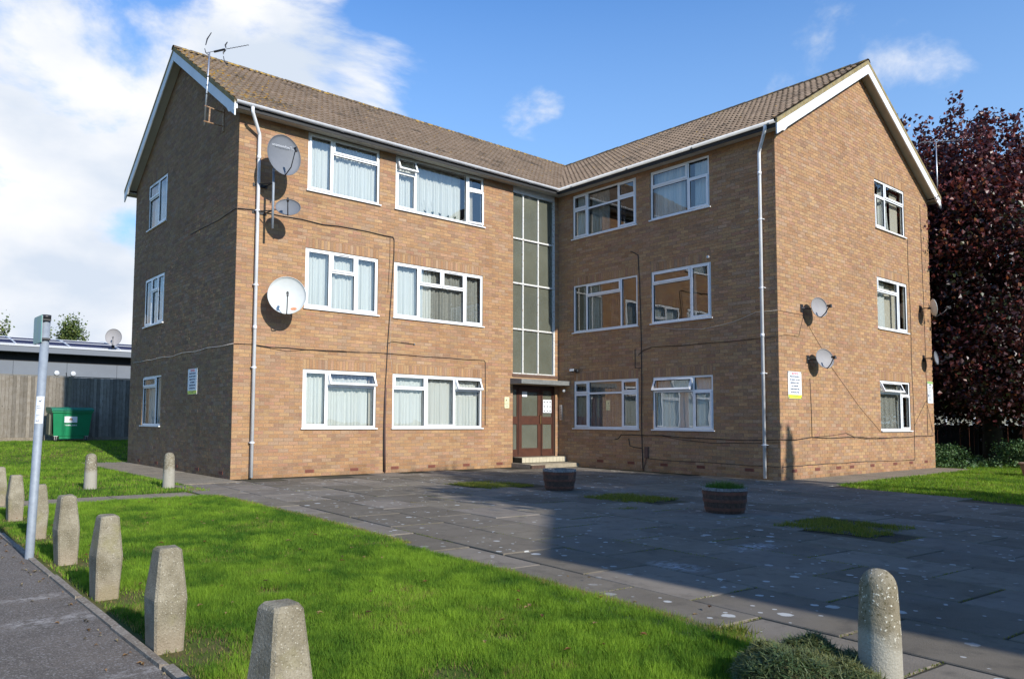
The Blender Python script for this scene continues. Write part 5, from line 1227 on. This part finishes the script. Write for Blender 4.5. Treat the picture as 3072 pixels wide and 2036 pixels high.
def weeds():
    X = []; Y = []; H = []
    for px, py, hx, hy in PATCH:
        n = 6500; x = rng.uniform(-1, 1, n); y = rng.uniform(-1, 1, n); k = rng.uniform(0, 1, n) < np.clip((vnoise(x+px, y+py, .22, 5)-.20)*3.2, .06, 1); x = x*(1+.16*(vnoise(y*3, y, .5, 2)-.5)); y = y*(1+.2*(vnoise(x*3, x, .5, 9)-.5))
        x, y = x[k], y[k]; X.append(px+x*hx*1.04); Y.append(py+y*hy*1.04); H.append(rng.uniform(.015, .06, len(x)))
    # joints of the paving: tufts of moss and grass along the slab joints near the lawn
    n = 9000; i = rng.integers(-1, 4, n); t = rng.uniform(-5, 5, n)
    a = i*.75 + rng.normal(0, .008, n); b = t; k = (np.sin(b*2.1+i*2)+np.sin(b*.9+i) > .9)
    a, b = a[k], b[k]; X.append(PO[0]+a*math.cos(PA)+b*math.sin(PA)); Y.append(PO[1]-a*math.sin(PA)+b*math.cos(PA)); H.append(rng.uniform(.004, .016, len(a)))
    n = 16000; i = rng.integers(-2, 6, n); j = rng.integers(-8, 9, n); a = (i+rng.uniform(0, 1, n))*.75; b = j*1.05+np.where(i % 2, 0, .55)+rng.normal(0, .007, n)
    k = vnoise(a, b, .5, 4) > .52; a, b = a[k], b[k]; X.append(PO[0]+a*math.cos(PA)+b*math.sin(PA)); Y.append(PO[1]-a*math.sin(PA)+b*math.cos(PA)); H.append(rng.uniform(.004, .014, len(a)))
    x = rng.normal(-1.86, .05, 260); X.append(x); Y.append(rng.normal(-12.33, .05, 260)); H.append(rng.uniform(.01, .07, 260))
    x = rng.normal(2.0, .12, 300); X.append(x+.6); Y.append(rng.normal(-7.9, .06, 300)); H.append(rng.uniform(.01, .03, 300))
    X, Y, H = map(np.concatenate, (X, Y, H)); k = (Y > -14) & (Y < -.5); X, Y, H = X[k], Y[k], H[k]; n = len(X)
    t = rng.uniform(0, 1, (n, 1)); c = (1-t)*np.array([.07,.13,.02])+t*np.array([.24,.23,.05])
    link('weeds', blade_mesh('weeds', X, Y, np.full(n, -.006), H, np.full(n, .008), c, .7), kind='stuff', label='low weeds and moss in the gaps and joints of the paving', cat='weeds')
weeds()

# heap of grass clippings
def heap():
    mounds = [(-2.60,-13.06,.24,.20),(-2.48,-12.90,.17,.17),(-2.36,-13.02,.20,.13),(-2.20,-12.95,.18,.175),(-2.16,-13.12,.18,.12),(-2.45,-13.20,.24,.15)]
    def hz(x, y): return np.max([h*np.clip(1-((x-a)**2+(y-b)**2)/(r*r), 0, 1)**.6 for a, b, r, h in mounds], axis=0)
    n = 60000; X = rng.uniform(-3.0, -1.6, n); Y = rng.uniform(-13.6, -12.5, n); Z = hz(X, Y); k = Z > .004; X, Y, Z = X[k], Y[k], Z[k]; n = len(X)
    Z = Z*(.93+.10*np.sin(31*X)*np.sin(27*Y)) + rng.normal(0, .006, n)
    L_ = rng.uniform(.02, .055, n); a = rng.uniform(0, 6.28, n); e = rng.normal(0, .45, n)
    d = np.c_[np.cos(a)*np.cos(e), np.sin(a)*np.cos(e), np.sin(e)]*L_[:, None]; s = np.c_[-np.sin(a), np.cos(a), rng.normal(0, .4, n)]*.0028
    c0 = np.c_[X, Y, Z]; V = np.stack([c0-s, c0+s, c0+d], 1).reshape(-1, 3)
    t = np.clip(.45+.3*np.sin(9*X+4*Y)+rng.normal(0, .25, n), 0, 1)[:, None]; c = (1-t)*np.array([.06,.105,.04])+t*np.array([.19,.19,.07])
    ob = link('grass_clippings', npmesh('grass_clippings', V, np.arange(n*3).reshape(-1, 3), 'leaf_matt', c), kind='stuff', label='heap of dull green mown grass clippings beside the foreground bollard', cat='grass clippings')
    g = 60; xs = np.linspace(-3, -1.6, g); ys = np.linspace(-13.6, -12.5, g); XX, YY = np.meshgrid(xs, ys); ZZ = hz(XX, YY)*.93-.025
    F = np.array([(j*g+i, j*g+i+1, (j+1)*g+i+1, (j+1)*g+i) for j in range(g-1) for i in range(g-1) if hz(xs[i:i+2], ys[j:j+2]).max() > .003])
    core = npmesh('clippings_core', np.c_[XX.ravel(), YY.ravel(), ZZ.ravel()], F, 'soil'); link('clippings_core', core, ob)
heap()
# scattered fallen leaves and dead tufts on the lawn
def litter():
    V = []; F = []; C = []
    for x, y, s, c in [(-2.22,-4.2,.05,(.16,.05,.02)),(-2.9,-5.6,.03,(.2,.12,.05)),(-3.0,-4.9,.03,(.2,.12,.05))] + [(random.uniform(9.5,17), random.uniform(-9.5,-7.9), .035, (.35,.28,.14)) for _ in range(16)] + [(random.uniform(-1,8), random.uniform(-8,-1), .02, (.3,.24,.15)) for _ in range(25)] + [(random.uniform(-4.4,-1.5), random.uniform(-12.5,-3.2), random.uniform(.012,.028), random.choice([(.22,.11,.04),(.30,.20,.09),(.13,.07,.035)])) for _ in range(90)] + [(-4.70-abs(random.gauss(0,.12)), random.uniform(-13,-4), random.uniform(.008,.02), random.choice([(.22,.13,.06),(.30,.24,.14),(.10,.08,.05)])) for _ in range(110)]:
        for k in range(2):
            a = random.uniform(0, 6.28); o = len(V); z = .032 if -4.6 < x < -1.4 or x > 9 else (.004 if x > -4.6 else -.003)
            V += [(x-s*math.cos(a), y-s*math.sin(a), z), (x+s*.5*math.sin(a), y-s*.5*math.cos(a), z+.012), (x+s*math.cos(a), y+s*math.sin(a), z+.006), (x-s*.5*math.sin(a), y+s*.5*math.cos(a), z+.01)]; F.append((o,o+1,o+2,o+3)); C.append(c)
    link('fallen_leaves', npmesh('fallen_leaves', np.array(V), np.array(F), 'leaf_matt', np.array(C)), kind='stuff', label='scattered fallen leaves on lawn and paving', cat='leaves')
litter()

# ------------------------------------------------------------------ trees and shrubs
def leaf_cloud(C, n, spread, size, palette, weights, shape=1.0, droop=0.0):
    """C: (k,3) cluster centres, n leaves"""
    k = rng.integers(0, len(C), n); P = C[k] + rng.normal(0, 1, (n, 3))*np.array(spread); s = rng.uniform(.6, 1.25, n)*size
    u = rng.normal(0, 1, (n, 3)); u /= np.linalg.norm(u, axis=1)[:, None]; u[:, 2] -= droop; u /= np.linalg.norm(u, axis=1)[:, None]
    w = np.cross(u, rng.normal(0, 1, (n, 3))); w /= np.linalg.norm(w, axis=1)[:, None]
    fold = np.cross(u, w)*.15
    V = np.stack([P-u*s[:, None]*.5, P+(w*.42+fold)*s[:, None]*shape, P+u*s[:, None]*.5, P-(w*.42-fold)*s[:, None]*shape], 1).reshape(-1, 3)
    F = np.arange(n*4).reshape(-1, 4); pal = np.array(palette); c = pal[rng.choice(len(pal), n, p=np.array(weights)/sum(weights))]*(1+rng.normal(0, .2, (n, 1)))
    return V, F, np.clip(c, .003, 1)
def tree(name, x, y, z, trunk_h, r0, limbs, V, F, C, mt, **kw):
    t = empty(name, (x, y, z), **kw)
    m = MB(); m.tube([(0,0,-.2),(.02,.0,trunk_h*.4),(.0,.03,trunk_h)], [r0*1.15, r0*.9, r0*.6], 10); 
    for a, l, e in limbs: m.tube([(0,0,trunk_h*.55), (math.cos(a)*l*.4, math.sin(a)*l*.4, trunk_h*.55+e*.5), (math.cos(a)*l, math.sin(a)*l, trunk_h*.55+e)], [r0*.5, r0*.3, r0*.08], 6)
    m.build('trunk', 'bark', t, smooth=True)
    V = V - np.array([x, y, z]); link('crown', npmesh('crown', V, F, mt, C), t); return t
def maple():
    cx, cy = 23.1, -6.2; C = []
    for _ in range(560):
        v = rng.normal(0, 1, 3); v /= np.linalg.norm(v); r = rng.uniform(.55, 1)**.6
        p = np.array([cx+v[0]*r*5.2, cy+v[1]*r*5.2, 5.2+math.copysign(abs(v[2]*r)**.62, v[2])*4.3]); C.append(p)
    C = np.array(C); C = C[C[:, 2] > 1.9]
    V, F, K = leaf_cloud(C, 98000, (.42, .42, .38), .135, [(.11,.030,.030),(.18,.042,.034),(.065,.024,.030),(.25,.09,.035),(.08,.075,.035)], [5,4,3,1.8,.6], 1.0, .3)
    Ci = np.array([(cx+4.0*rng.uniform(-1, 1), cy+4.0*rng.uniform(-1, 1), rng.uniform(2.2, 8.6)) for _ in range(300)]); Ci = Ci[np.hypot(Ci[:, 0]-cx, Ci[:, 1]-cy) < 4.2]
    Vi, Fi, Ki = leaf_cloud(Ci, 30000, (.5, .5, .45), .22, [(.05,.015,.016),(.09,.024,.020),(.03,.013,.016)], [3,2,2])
    V = np.vstack([V, Vi]); F = np.vstack([F, Fi+len(V)-len(Vi)]); K = np.vstack([K, Ki])
    Vs, Fs, Ks = [V], [F], [K]; off = len(V)
    for i in range(84):      # upright leading shoots
        a = rng.uniform(0, 6.28); rr = 5.0*math.sqrt(rng.uniform(0, 1)); bx, by = cx+rr*math.cos(a), cy+rr*math.sin(a)
        zt = 5.2+4.2*(max(0, 1-(rr/5.25)**3.2))**.35; L_ = rng.uniform(.8, 2.1)*(1.0 if rr < 4.2 else .75); dx, dy = rng.normal(0, .22, 2)
        tt = np.linspace(-.3, 1, 12); cc = np.c_[bx+dx*tt, by+dy*tt, zt+L_*tt]
        v, f, k_ = leaf_cloud(cc, 230, (.12, .12, .10), .14, [(.09,.026,.027),(.15,.036,.031),(.055,.020,.025)], [5,3,4], 1.0)
        Vs.append(v); Fs.append(f+off); Ks.append(k_); off += len(v)
    # shaded skirts that reach towards the gable corner
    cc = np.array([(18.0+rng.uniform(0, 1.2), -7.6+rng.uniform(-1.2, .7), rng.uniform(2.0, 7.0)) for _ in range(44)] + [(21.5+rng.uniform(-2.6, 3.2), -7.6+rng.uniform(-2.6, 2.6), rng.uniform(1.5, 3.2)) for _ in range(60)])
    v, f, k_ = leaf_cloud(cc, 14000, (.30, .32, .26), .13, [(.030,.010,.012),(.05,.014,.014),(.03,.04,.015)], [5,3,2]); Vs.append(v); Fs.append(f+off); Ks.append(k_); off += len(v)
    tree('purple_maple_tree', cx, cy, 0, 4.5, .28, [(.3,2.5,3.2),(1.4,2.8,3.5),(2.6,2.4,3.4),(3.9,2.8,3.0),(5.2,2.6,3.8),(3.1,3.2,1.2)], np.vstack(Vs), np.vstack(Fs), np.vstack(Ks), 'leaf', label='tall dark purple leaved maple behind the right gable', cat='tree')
maple()
def shrub(x, y, r, h, n, lab, pal, wts, size=.07):
    C = np.array([(x+rng.normal(0, r*.5), y+rng.normal(0, r*.5), h*rng.uniform(.1, .9)) for _ in range(30)])
    V, F, K = leaf_cloud(C, n, (r*.22, r*.22, h*.12), size, pal, wts); V[:, 2] = np.maximum(V[:, 2], -.02)
    t = empty('shrub', (x, y, 0), label=lab, cat='shrub'); m = MB()
    for k in range(6): a = random.uniform(0, 6.28); m.tube([(0,0,-.05), (math.cos(a)*r*.5, math.sin(a)*r*.5, h*.8)], [.014, .004], 5)
    m.build('stem', 'bark', t); V = V-np.array([x, y, 0]); link('foliage', npmesh('foliage', V, F, 'leaf_matt', K), t)
gp = [(.07,.14,.045),(.11,.20,.075),(.045,.085,.03),(.16,.24,.10)]
shrub(18.9, -5.9, .62, .62, 2600, 'light green shrub just right of the gable corner', gp, [3,3,3,1])
shrub(20.4, -7.6, .75, .72, 3000, 'taller light green shrub in front of the dark fence', gp, [3,3,3,1.5])
shrub(19.6, -9.0, .55, .5, 1600, 'low bushy shrub behind the tan planter', gp, [3,3,3,1])
def ivy():
    n = 20000; X = rng.uniform(17.6, 25.5, n); Y = rng.uniform(-13, 3, n); k = (Y > -7.3-.0*X) | (X > 18.6+.25*np.sin(3*Y)); X, Y = X[k], Y[k]; n = len(X)
    Z = .03+.09*rng.uniform(0, 1, n)*(1+.5*wave(X, Y)*.5); P = np.c_[X, Y, Z]
    V, F, K = leaf_cloud(P, n, (.02, .02, .02), .09, gp, [4,2,4,.6]); link('ivy', npmesh('ivy', V, F, 'leaf_matt', K), kind='stuff', label='ivy ground cover along the dark fence under the maple', cat='ivy')
ivy()
# ivy and twigs up behind the corner
shrub(19.6, -4.9, .45, 1.9, 1200, 'dark climbing growth under the maple behind the gable corner', [(.02,.03,.012),(.03,.045,.018),(.02,.012,.012)], [3,2,2], .09)

def far_tree(x, y, z, h, r, lab):
    C = np.array([(x+rng.normal(0, r*.4), y+rng.normal(0, r*.4), z+h*rng.uniform(.45, .92)) for _ in range(60)])
    V, F, K = leaf_cloud(C, 7000, (r*.16, r*.16, h*.05), .16, [(.09,.13,.03),(.14,.17,.04),(.05,.08,.02)], [3,2,2])
    tree('tree', x, y, z, h*.5, .16, [(1,r*.6,h*.3),(3,r*.6,h*.3),(5,r*.5,h*.35)], V, F, K, 'leaf_matt', label=lab, cat='tree')
far_tree(5.55, 44, 0, 8.3, 1.5, 'green tree top showing over the solar roof beside the rooftop dish')
far_tree(1.05, 44, 0, 8.0, .9, 'small dark tree top behind the solar roof left of the sign pole')

# ------------------------------------------------------------------ left background: fence, grey building, bin
def fence_left():
    z0 = .36; r = empty('wooden_fence', (0, 0, 0), label='weathered vertical board fence behind the green bin', cat='fence')
    protos = []
    for k in range(10):
        m = MB(); g = random.uniform(.17, .34); m.col = (g*1.05, g*.95, g*.82); h = 2.30+random.uniform(-.008, .008)
        m.add([(0,.002,.16),(.104,-.016,.16),(.104,.006,.16),(0,.012,.16),(0,.002,h),(.104,-.016,h),(.104,.006,h),(0,.012,h)], [(0,1,5,4),(1,2,6,5),(2,3,7,6),(3,0,4,7),(4,5,6,7)])
        protos.append(m.mesh('board', 'fence_wood', cols=True))
    x = -4.6; y0 = 15.45
    while x < 8.0: o = link('board', random.choice(protos), r); o.location = (x, y0+.0*x, z0); x += .112
    m = MB(); m.box(-4.6, 8, y0+.02, y0+.03, z0, z0+2.3); m.build('backing_rail', 'dark_fence', r)
    for px in (-2.55, .05, 2.65, 5.2):
        m = MB(); m.col = (.24,.215,.17); m.box(px, px+.10, y0-.03, y0-.012, z0, z0+2.34); m.build('post', 'fence_wood', r, cols=True)
    m = MB(); m.col = (.22,.20,.16); m.box(-4.6, 8, y0-.018, y0+.012, z0-.1, z0+.158); m.build('gravel_board', 'path', r)
    m = MB(); m.col = (.22,.20,.16); m.box(-4.6, 8, y0-.014, y0+.03, z0+2.315, z0+2.345); m.build('capping', 'fence_wood', r, cols=True)
fence_left()
def grey_building():
    Y = 22.0; z0 = .3; r = empty('grey_building', (0, Y, z0), label='low grey clad building with solar panels on its curved roof', cat='building')
    zt = 4.10-z0
    for i in range(11):
        x0 = -9+i*2.05; m = MB(); m.box(x0+.006, x0+2.044, 0, .12, 0, zt-.5); m.build('cladding_panel', 'cladding', r)
    m = MB(); m.box(-9, 13.5, .125, 9, 0, zt-.5); m.build('wall', 'dark', r)
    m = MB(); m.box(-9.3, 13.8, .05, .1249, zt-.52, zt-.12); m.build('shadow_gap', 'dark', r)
    m = MB(); m.box(-9.4, 13.9, -.55, -.50, zt-.14, zt+.10); m.build('fascia', 'grey_metal', r)
    m = MB(); m.box(-9.42, 13.92, -.58, -.495, zt+.10, zt+.16); m.build('roof_edge', 'white_trim', r)
    m = MB(); m.box(-9.4, 13.9, -.4995, .3, zt-.139, zt-.10); m.build('eaves_soffit', 'grey_metal', r)
    # shallow curved roof with panels
    def rz(y): t = (y+.5)/4.6; return zt+.12+.66*math.sin(min(1, max(0, t))*math.pi/2)
    m = MB(); ys = np.linspace(-.49, 4.1, 9)
    m.add([(x, y, rz(y)-.03) for y in ys for x in (-9.4, 13.9)], [(2*i, 2*i+1, 2*i+3, 2*i+2) for i in range(8)]); m.add([(-9.4,4.1,rz(4.1)-.03),(13.9,4.1,rz(4.1)-.03),(13.9,9,rz(4.1)-.8),(-9.4,9,rz(4.1)-.8)], [(0,1,2,3)]); m.build('roof', 'grey_metal', r, smooth=True)
    for i in range(11):
        x0 = -9.0+i*2.05
        for j in range(3):
            ya, yb = -.30+j*1.35, -.30+(j+1)*1.35-.07
            m = MB(); m.add([(x0+.05,ya,rz(ya)+.03),(x0+2.0,ya,rz(ya)+.03),(x0+2.0,(ya+yb)/2,rz((ya+yb)/2)+.035),(x0+.05,(ya+yb)/2,rz((ya+yb)/2)+.035),(x0+2.0,yb,rz(yb)+.03),(x0+.05,yb,rz(yb)+.03)], [(0,1,2,3),(3,2,4,5)]); m.build('solar_panel', 'solar', r)
        m = MB(); m.tube([(x0, y, rz(y)+.05) for y in ys[:-1]], .035, 6); m.build('roof_rib', 'white_trim', r)
    for j in range(4): ya = -.335+j*1.35; m = MB(); m.tube([(-9.3, ya, rz(ya)+.045), (13.8, ya, rz(ya)+.045)], .018, 5); m.build('roof_rail', 'white_trim', r)
    m = MB(); m.box(1.05+.95, 1.60+.95, -.03, -.002, 2.05, 2.55)
    for k in range(7): m.box(2.02, 2.53, -.045, -.031, 2.08+k*.066, 2.12+k*.066)
    m.build('vent_grille', 'dark', r)
    for x_ in (.85, 1.50): m = MB(); m.lathe([(0, .0), (.10, 0), (.10, .06), (0, .09)], 14, caps=False); o = m.build('wall_lamp', 'white_trim', r); o.location = (x_, -.01, 2.85); o.rotation_euler = (R(90), 0, 0)
    m = MB(); m.tube([(1.5,-.05,2.8),(1.5,-.05,2.5)], .015, 5); m.tube([(1.22,-.02,2.88),(1.25,-.03,2.7),(1.22,-.02,2.5)], .012, 5); m.build('lamp_cable', 'cable', r)
grey_building()
dish((2.95,21.35,4.82), (-.35,-.93,0), .68, .75, 'dish_warm', (2.98,21.5,4.40), 'grey dish with a small blue mark on the roof edge of the grey building', .2)
def wheelie():
    x0, y0, z0 = -.68, 14.05, gh(0, 13.3)+.0
    r = empty('wheeled_bin', (x0, y0, z0), R(2), label='large green wheeled bin with white label by the fence', cat='bin')
    W, D, H = 1.27, .85, 1.0
    m = MB(); V = [(.07,.06,.20),(W-.10,.06,.20),(W-.10,D-.05,.20),(.07,D-.05,.20),(.02,.0,1.02),(W-.02,.0,1.02),(W-.02,D,1.02),(.02,D,1.02),(.06,.03,.22),(W-.08,.03,.22)]
    m.add(V[:8], [(0,3,2,1),(4,5,6,7),(0,1,5,4),(1,2,6,5),(2,3,7,6),(3,0,4,7)]); m.build('body', 'bin_green', r)
    m = MB(); m.box(.25, W-.25, .08, D-.1, .10, .20); m.build('base', 'bin_green', r)
    m = MB(); m.box(-.01, W+.01, -.03, D+.02, .99, 1.045); m.build('rim', 'bin_green', r)
    m = MB(); m.prism([(-.05,1.05),(-.05,1.12),(-.01,1.135),(.25,1.185),(D,1.19),(D+.02,1.05)], 0, -.03, W+.03); m.build('lid', 'bin_lid', r)
    m = MB(); m.prism([(-.055,1.075),(-.062,1.09),(-.055,1.105)], 0, .0, W); m.build('lid_ridge', 'bin_lid', r)
    m = MB(); m.prism([(.05,.25),(.01,.98),(.36,.98),(.36,.25)], 0, -.004, .0 ); m.box(-.05,.0,.20,.60,.25,.95); m.build('side_frame', 'bin_steel', r)
    for x in (.14, W-.16):
        c = MB(); c.lathe([(.03,.0),(.085,.0)], 4) if False else None
        c.tube([(x-.02,.10,.075),(x+.02,.10,.075)], .075, 14); w = c.build('wheel', 'dark', r)
        c = MB(); c.box(x-.035,x-.022,.07,.13,.07,.20); c.box(x+.022,x+.035,.07,.13,.07,.20); c.box(x-.06,x+.06,.05,.16,.18,.205); c.build('castor_fork', 'steel', r)
    m = MB(); m.box(.38,.78,.002,.020,.66,.87); o = m.build('label_plate', 'sign_white', r); o.rotation_euler = (R(0), 0, 0)
    m = MB(); m.prism([(.52,.74),(.64,.74),(.63,.79),(.60,.80),(.58,.85),(.56,.80),(.53,.79)], 1, -.0005, .0015); m.box(.50,.68,-.0005,.0015,.705,.715); m.build('crest', 'rust', r)
    t = text('T 01895 250815', .058, 'sign_white', r, (.59, .008, .545), (R(90-4), 0, 0), bold=.0015); t.location = (.59, .026, .55)
wheelie()

# ------------------------------------------------------------------ right background
def fence_right():
    r = empty('dark_fence', (26, 0, 0), label='low dark board fence in the shade behind the ivy', cat='fence')
    me = MB().box(-.01, .01, 0, .145, -.1, 1.19).mesh('board', 'dark_fence'); y = -16.0
    while y < 3: o = link('board', me, r); o.location = (random.uniform(-.012, .012), y, random.uniform(-.012, .012)); y += .15
    for y in np.arange(-16, 3, 1.85): m = MB(); m.box(-.07, -.012, y, y+.09, -.1, 1.22); m.build('post', 'dark_fence', r)
fence_right()
def brick_house(x, y, rz, W, D, H, lab, name='brick_house', wins=(), pitch=.62, wm='red_brick'):
    r = empty(name, (x, y, 0), rz, label=lab, cat='house')
    m = MB(); m.box(-W/2, W/2, 0, D, -.1, H); m.prism([(-W/2, H), (W/2, H), (0, H+W/2*pitch)], 1, 0, D); m.build('wall', wm, r)
    rf = empty('roof', (0, 0, 0), 0, r)
    for s in (-1, 1):
        q = MB(); a = (s*(W/2+.25), H-.25*pitch); b = (0, H+W/2*pitch); q.add([(a[0],-.25,a[1]+.02),(b[0],-.25,b[1]+.02),(b[0],D+.25,b[1]+.02),(a[0],D+.25,a[1]+.02),(a[0],-.25,a[1]+.14),(b[0],-.25,b[1]+.14),(b[0],D+.25,b[1]+.14),(a[0],D+.25,a[1]+.14)],
                        [(0,1,2,3),(4,5,6,7),(0,4,5,1),(1,5,6,2),(2,6,7,3),(3,7,4,0)]); q.build('roof_slope', 'red_tile', rf)
    for (a, b, c, d) in wins:
        w = empty('window', (0, 0, 0), 0, r); f = MB(); ringframe(f, a, b, c, d, .08, -.06, .01); k = max(2, round((b-a)/.7))
        for i in range(1, k): f.box(a+(b-a)*i/k-.035, a+(b-a)*i/k+.035, -.055, .005, c+.08, d-.08)
        f.build('frame', 'upvc', w); g = MB(); g.box(a+.05, b-.05, -.03, -.02, c+.05, d-.05); g.build('pane', 'window_glass', w); g = MB(); g.box(a+.05, b-.05, -.012, -.006, c+.05, d-.05); g.build('blind', 'curtain_cream', w)
    return r
brick_house(41.5, 4.2, R(-62), 15, 8, 5.6, 'sunlit red brick house glimpsed through the purple maple', wins=[(-6.6,-4.4,1.1,2.4),(-3.4,-2.2,.2,2.4),(-1.4,1.0,1.1,2.4),(1.9,4.0,1.1,2.4),(5.0,6.8,1.1,2.4),(-6.4,-4.4,3.8,5.0),(-1.2,.8,3.8,5.0),(3.4,5.4,3.8,5.0)])
# opposite house and its garden trees: out of frame to the south, they cast the shade that lies across the court
brick_house(4.0, -33.0, 0, 9.9, 9, 7.55, 'brick house standing south of the court, behind the camera', wins=[], pitch=.53)
def back_tree(x, y, h, r, zlo, n, lab, spread=.32):
    C = []
    for _ in range(int(60+n/120)):
        v = rng.normal(0, 1, 3); v /= np.linalg.norm(v); q = rng.uniform(.3, 1)**.5; zc = (zlo+h)/2
        C.append((x+v[0]*q*r, y+v[1]*q*r, zc+v[2]*q*(h-zlo)/2))
    V, F, K = leaf_cloud(np.array(C), n, (spread, spread, spread*.8), .22, [(.05,.09,.02),(.08,.12,.03),(.03,.06,.015)], [3,2,2])
    tree('garden_tree', x, y, 0, h*.6, .2, [(1,r*.6,h*.25),(3,r*.6,h*.25),(5,r*.5,h*.25)], V, F, K, 'leaf_matt', label=lab, cat='tree')
back_tree(2.6, -19.6, 8.6, 1.3, 5.4, 2600, 'loose garden tree south of the court at the left of the house')
back_tree(5.3, -19.2, 9.9, 1.9, 5.6, 5200, 'full garden tree south of the court in front of the house')
back_tree(7.7, -19.4, 9.2, 1.2, 5.4, 3000, 'slim garden tree south of the court at the right of the house')
def conifer():
    x, y, h = 9.56, -19.0, 7.95; n = 5200; t = rng.uniform(0, 1, n)**.7; rr = .05+.42*(t)**.8*rng.uniform(.3, 1, n); a = rng.uniform(0, 6.28, n)
    P = np.c_[x+rr*np.cos(a), y+rr*np.sin(a), h-t*(h-.6)]
    V, F, K = leaf_cloud(P, n, (.03, .03, .05), .16, [(.03,.06,.02),(.04,.08,.03)], [1,1])
    tree('conifer', x, y, 0, 6.5, .12, [], V, F, K, 'leaf_matt', label='narrow pointed conifer south of the court', cat='tree')
conifer()
print('objects', len(bpy.data.objects), 'faces', sum(len(m.polygons) for m in bpy.data.meshes))
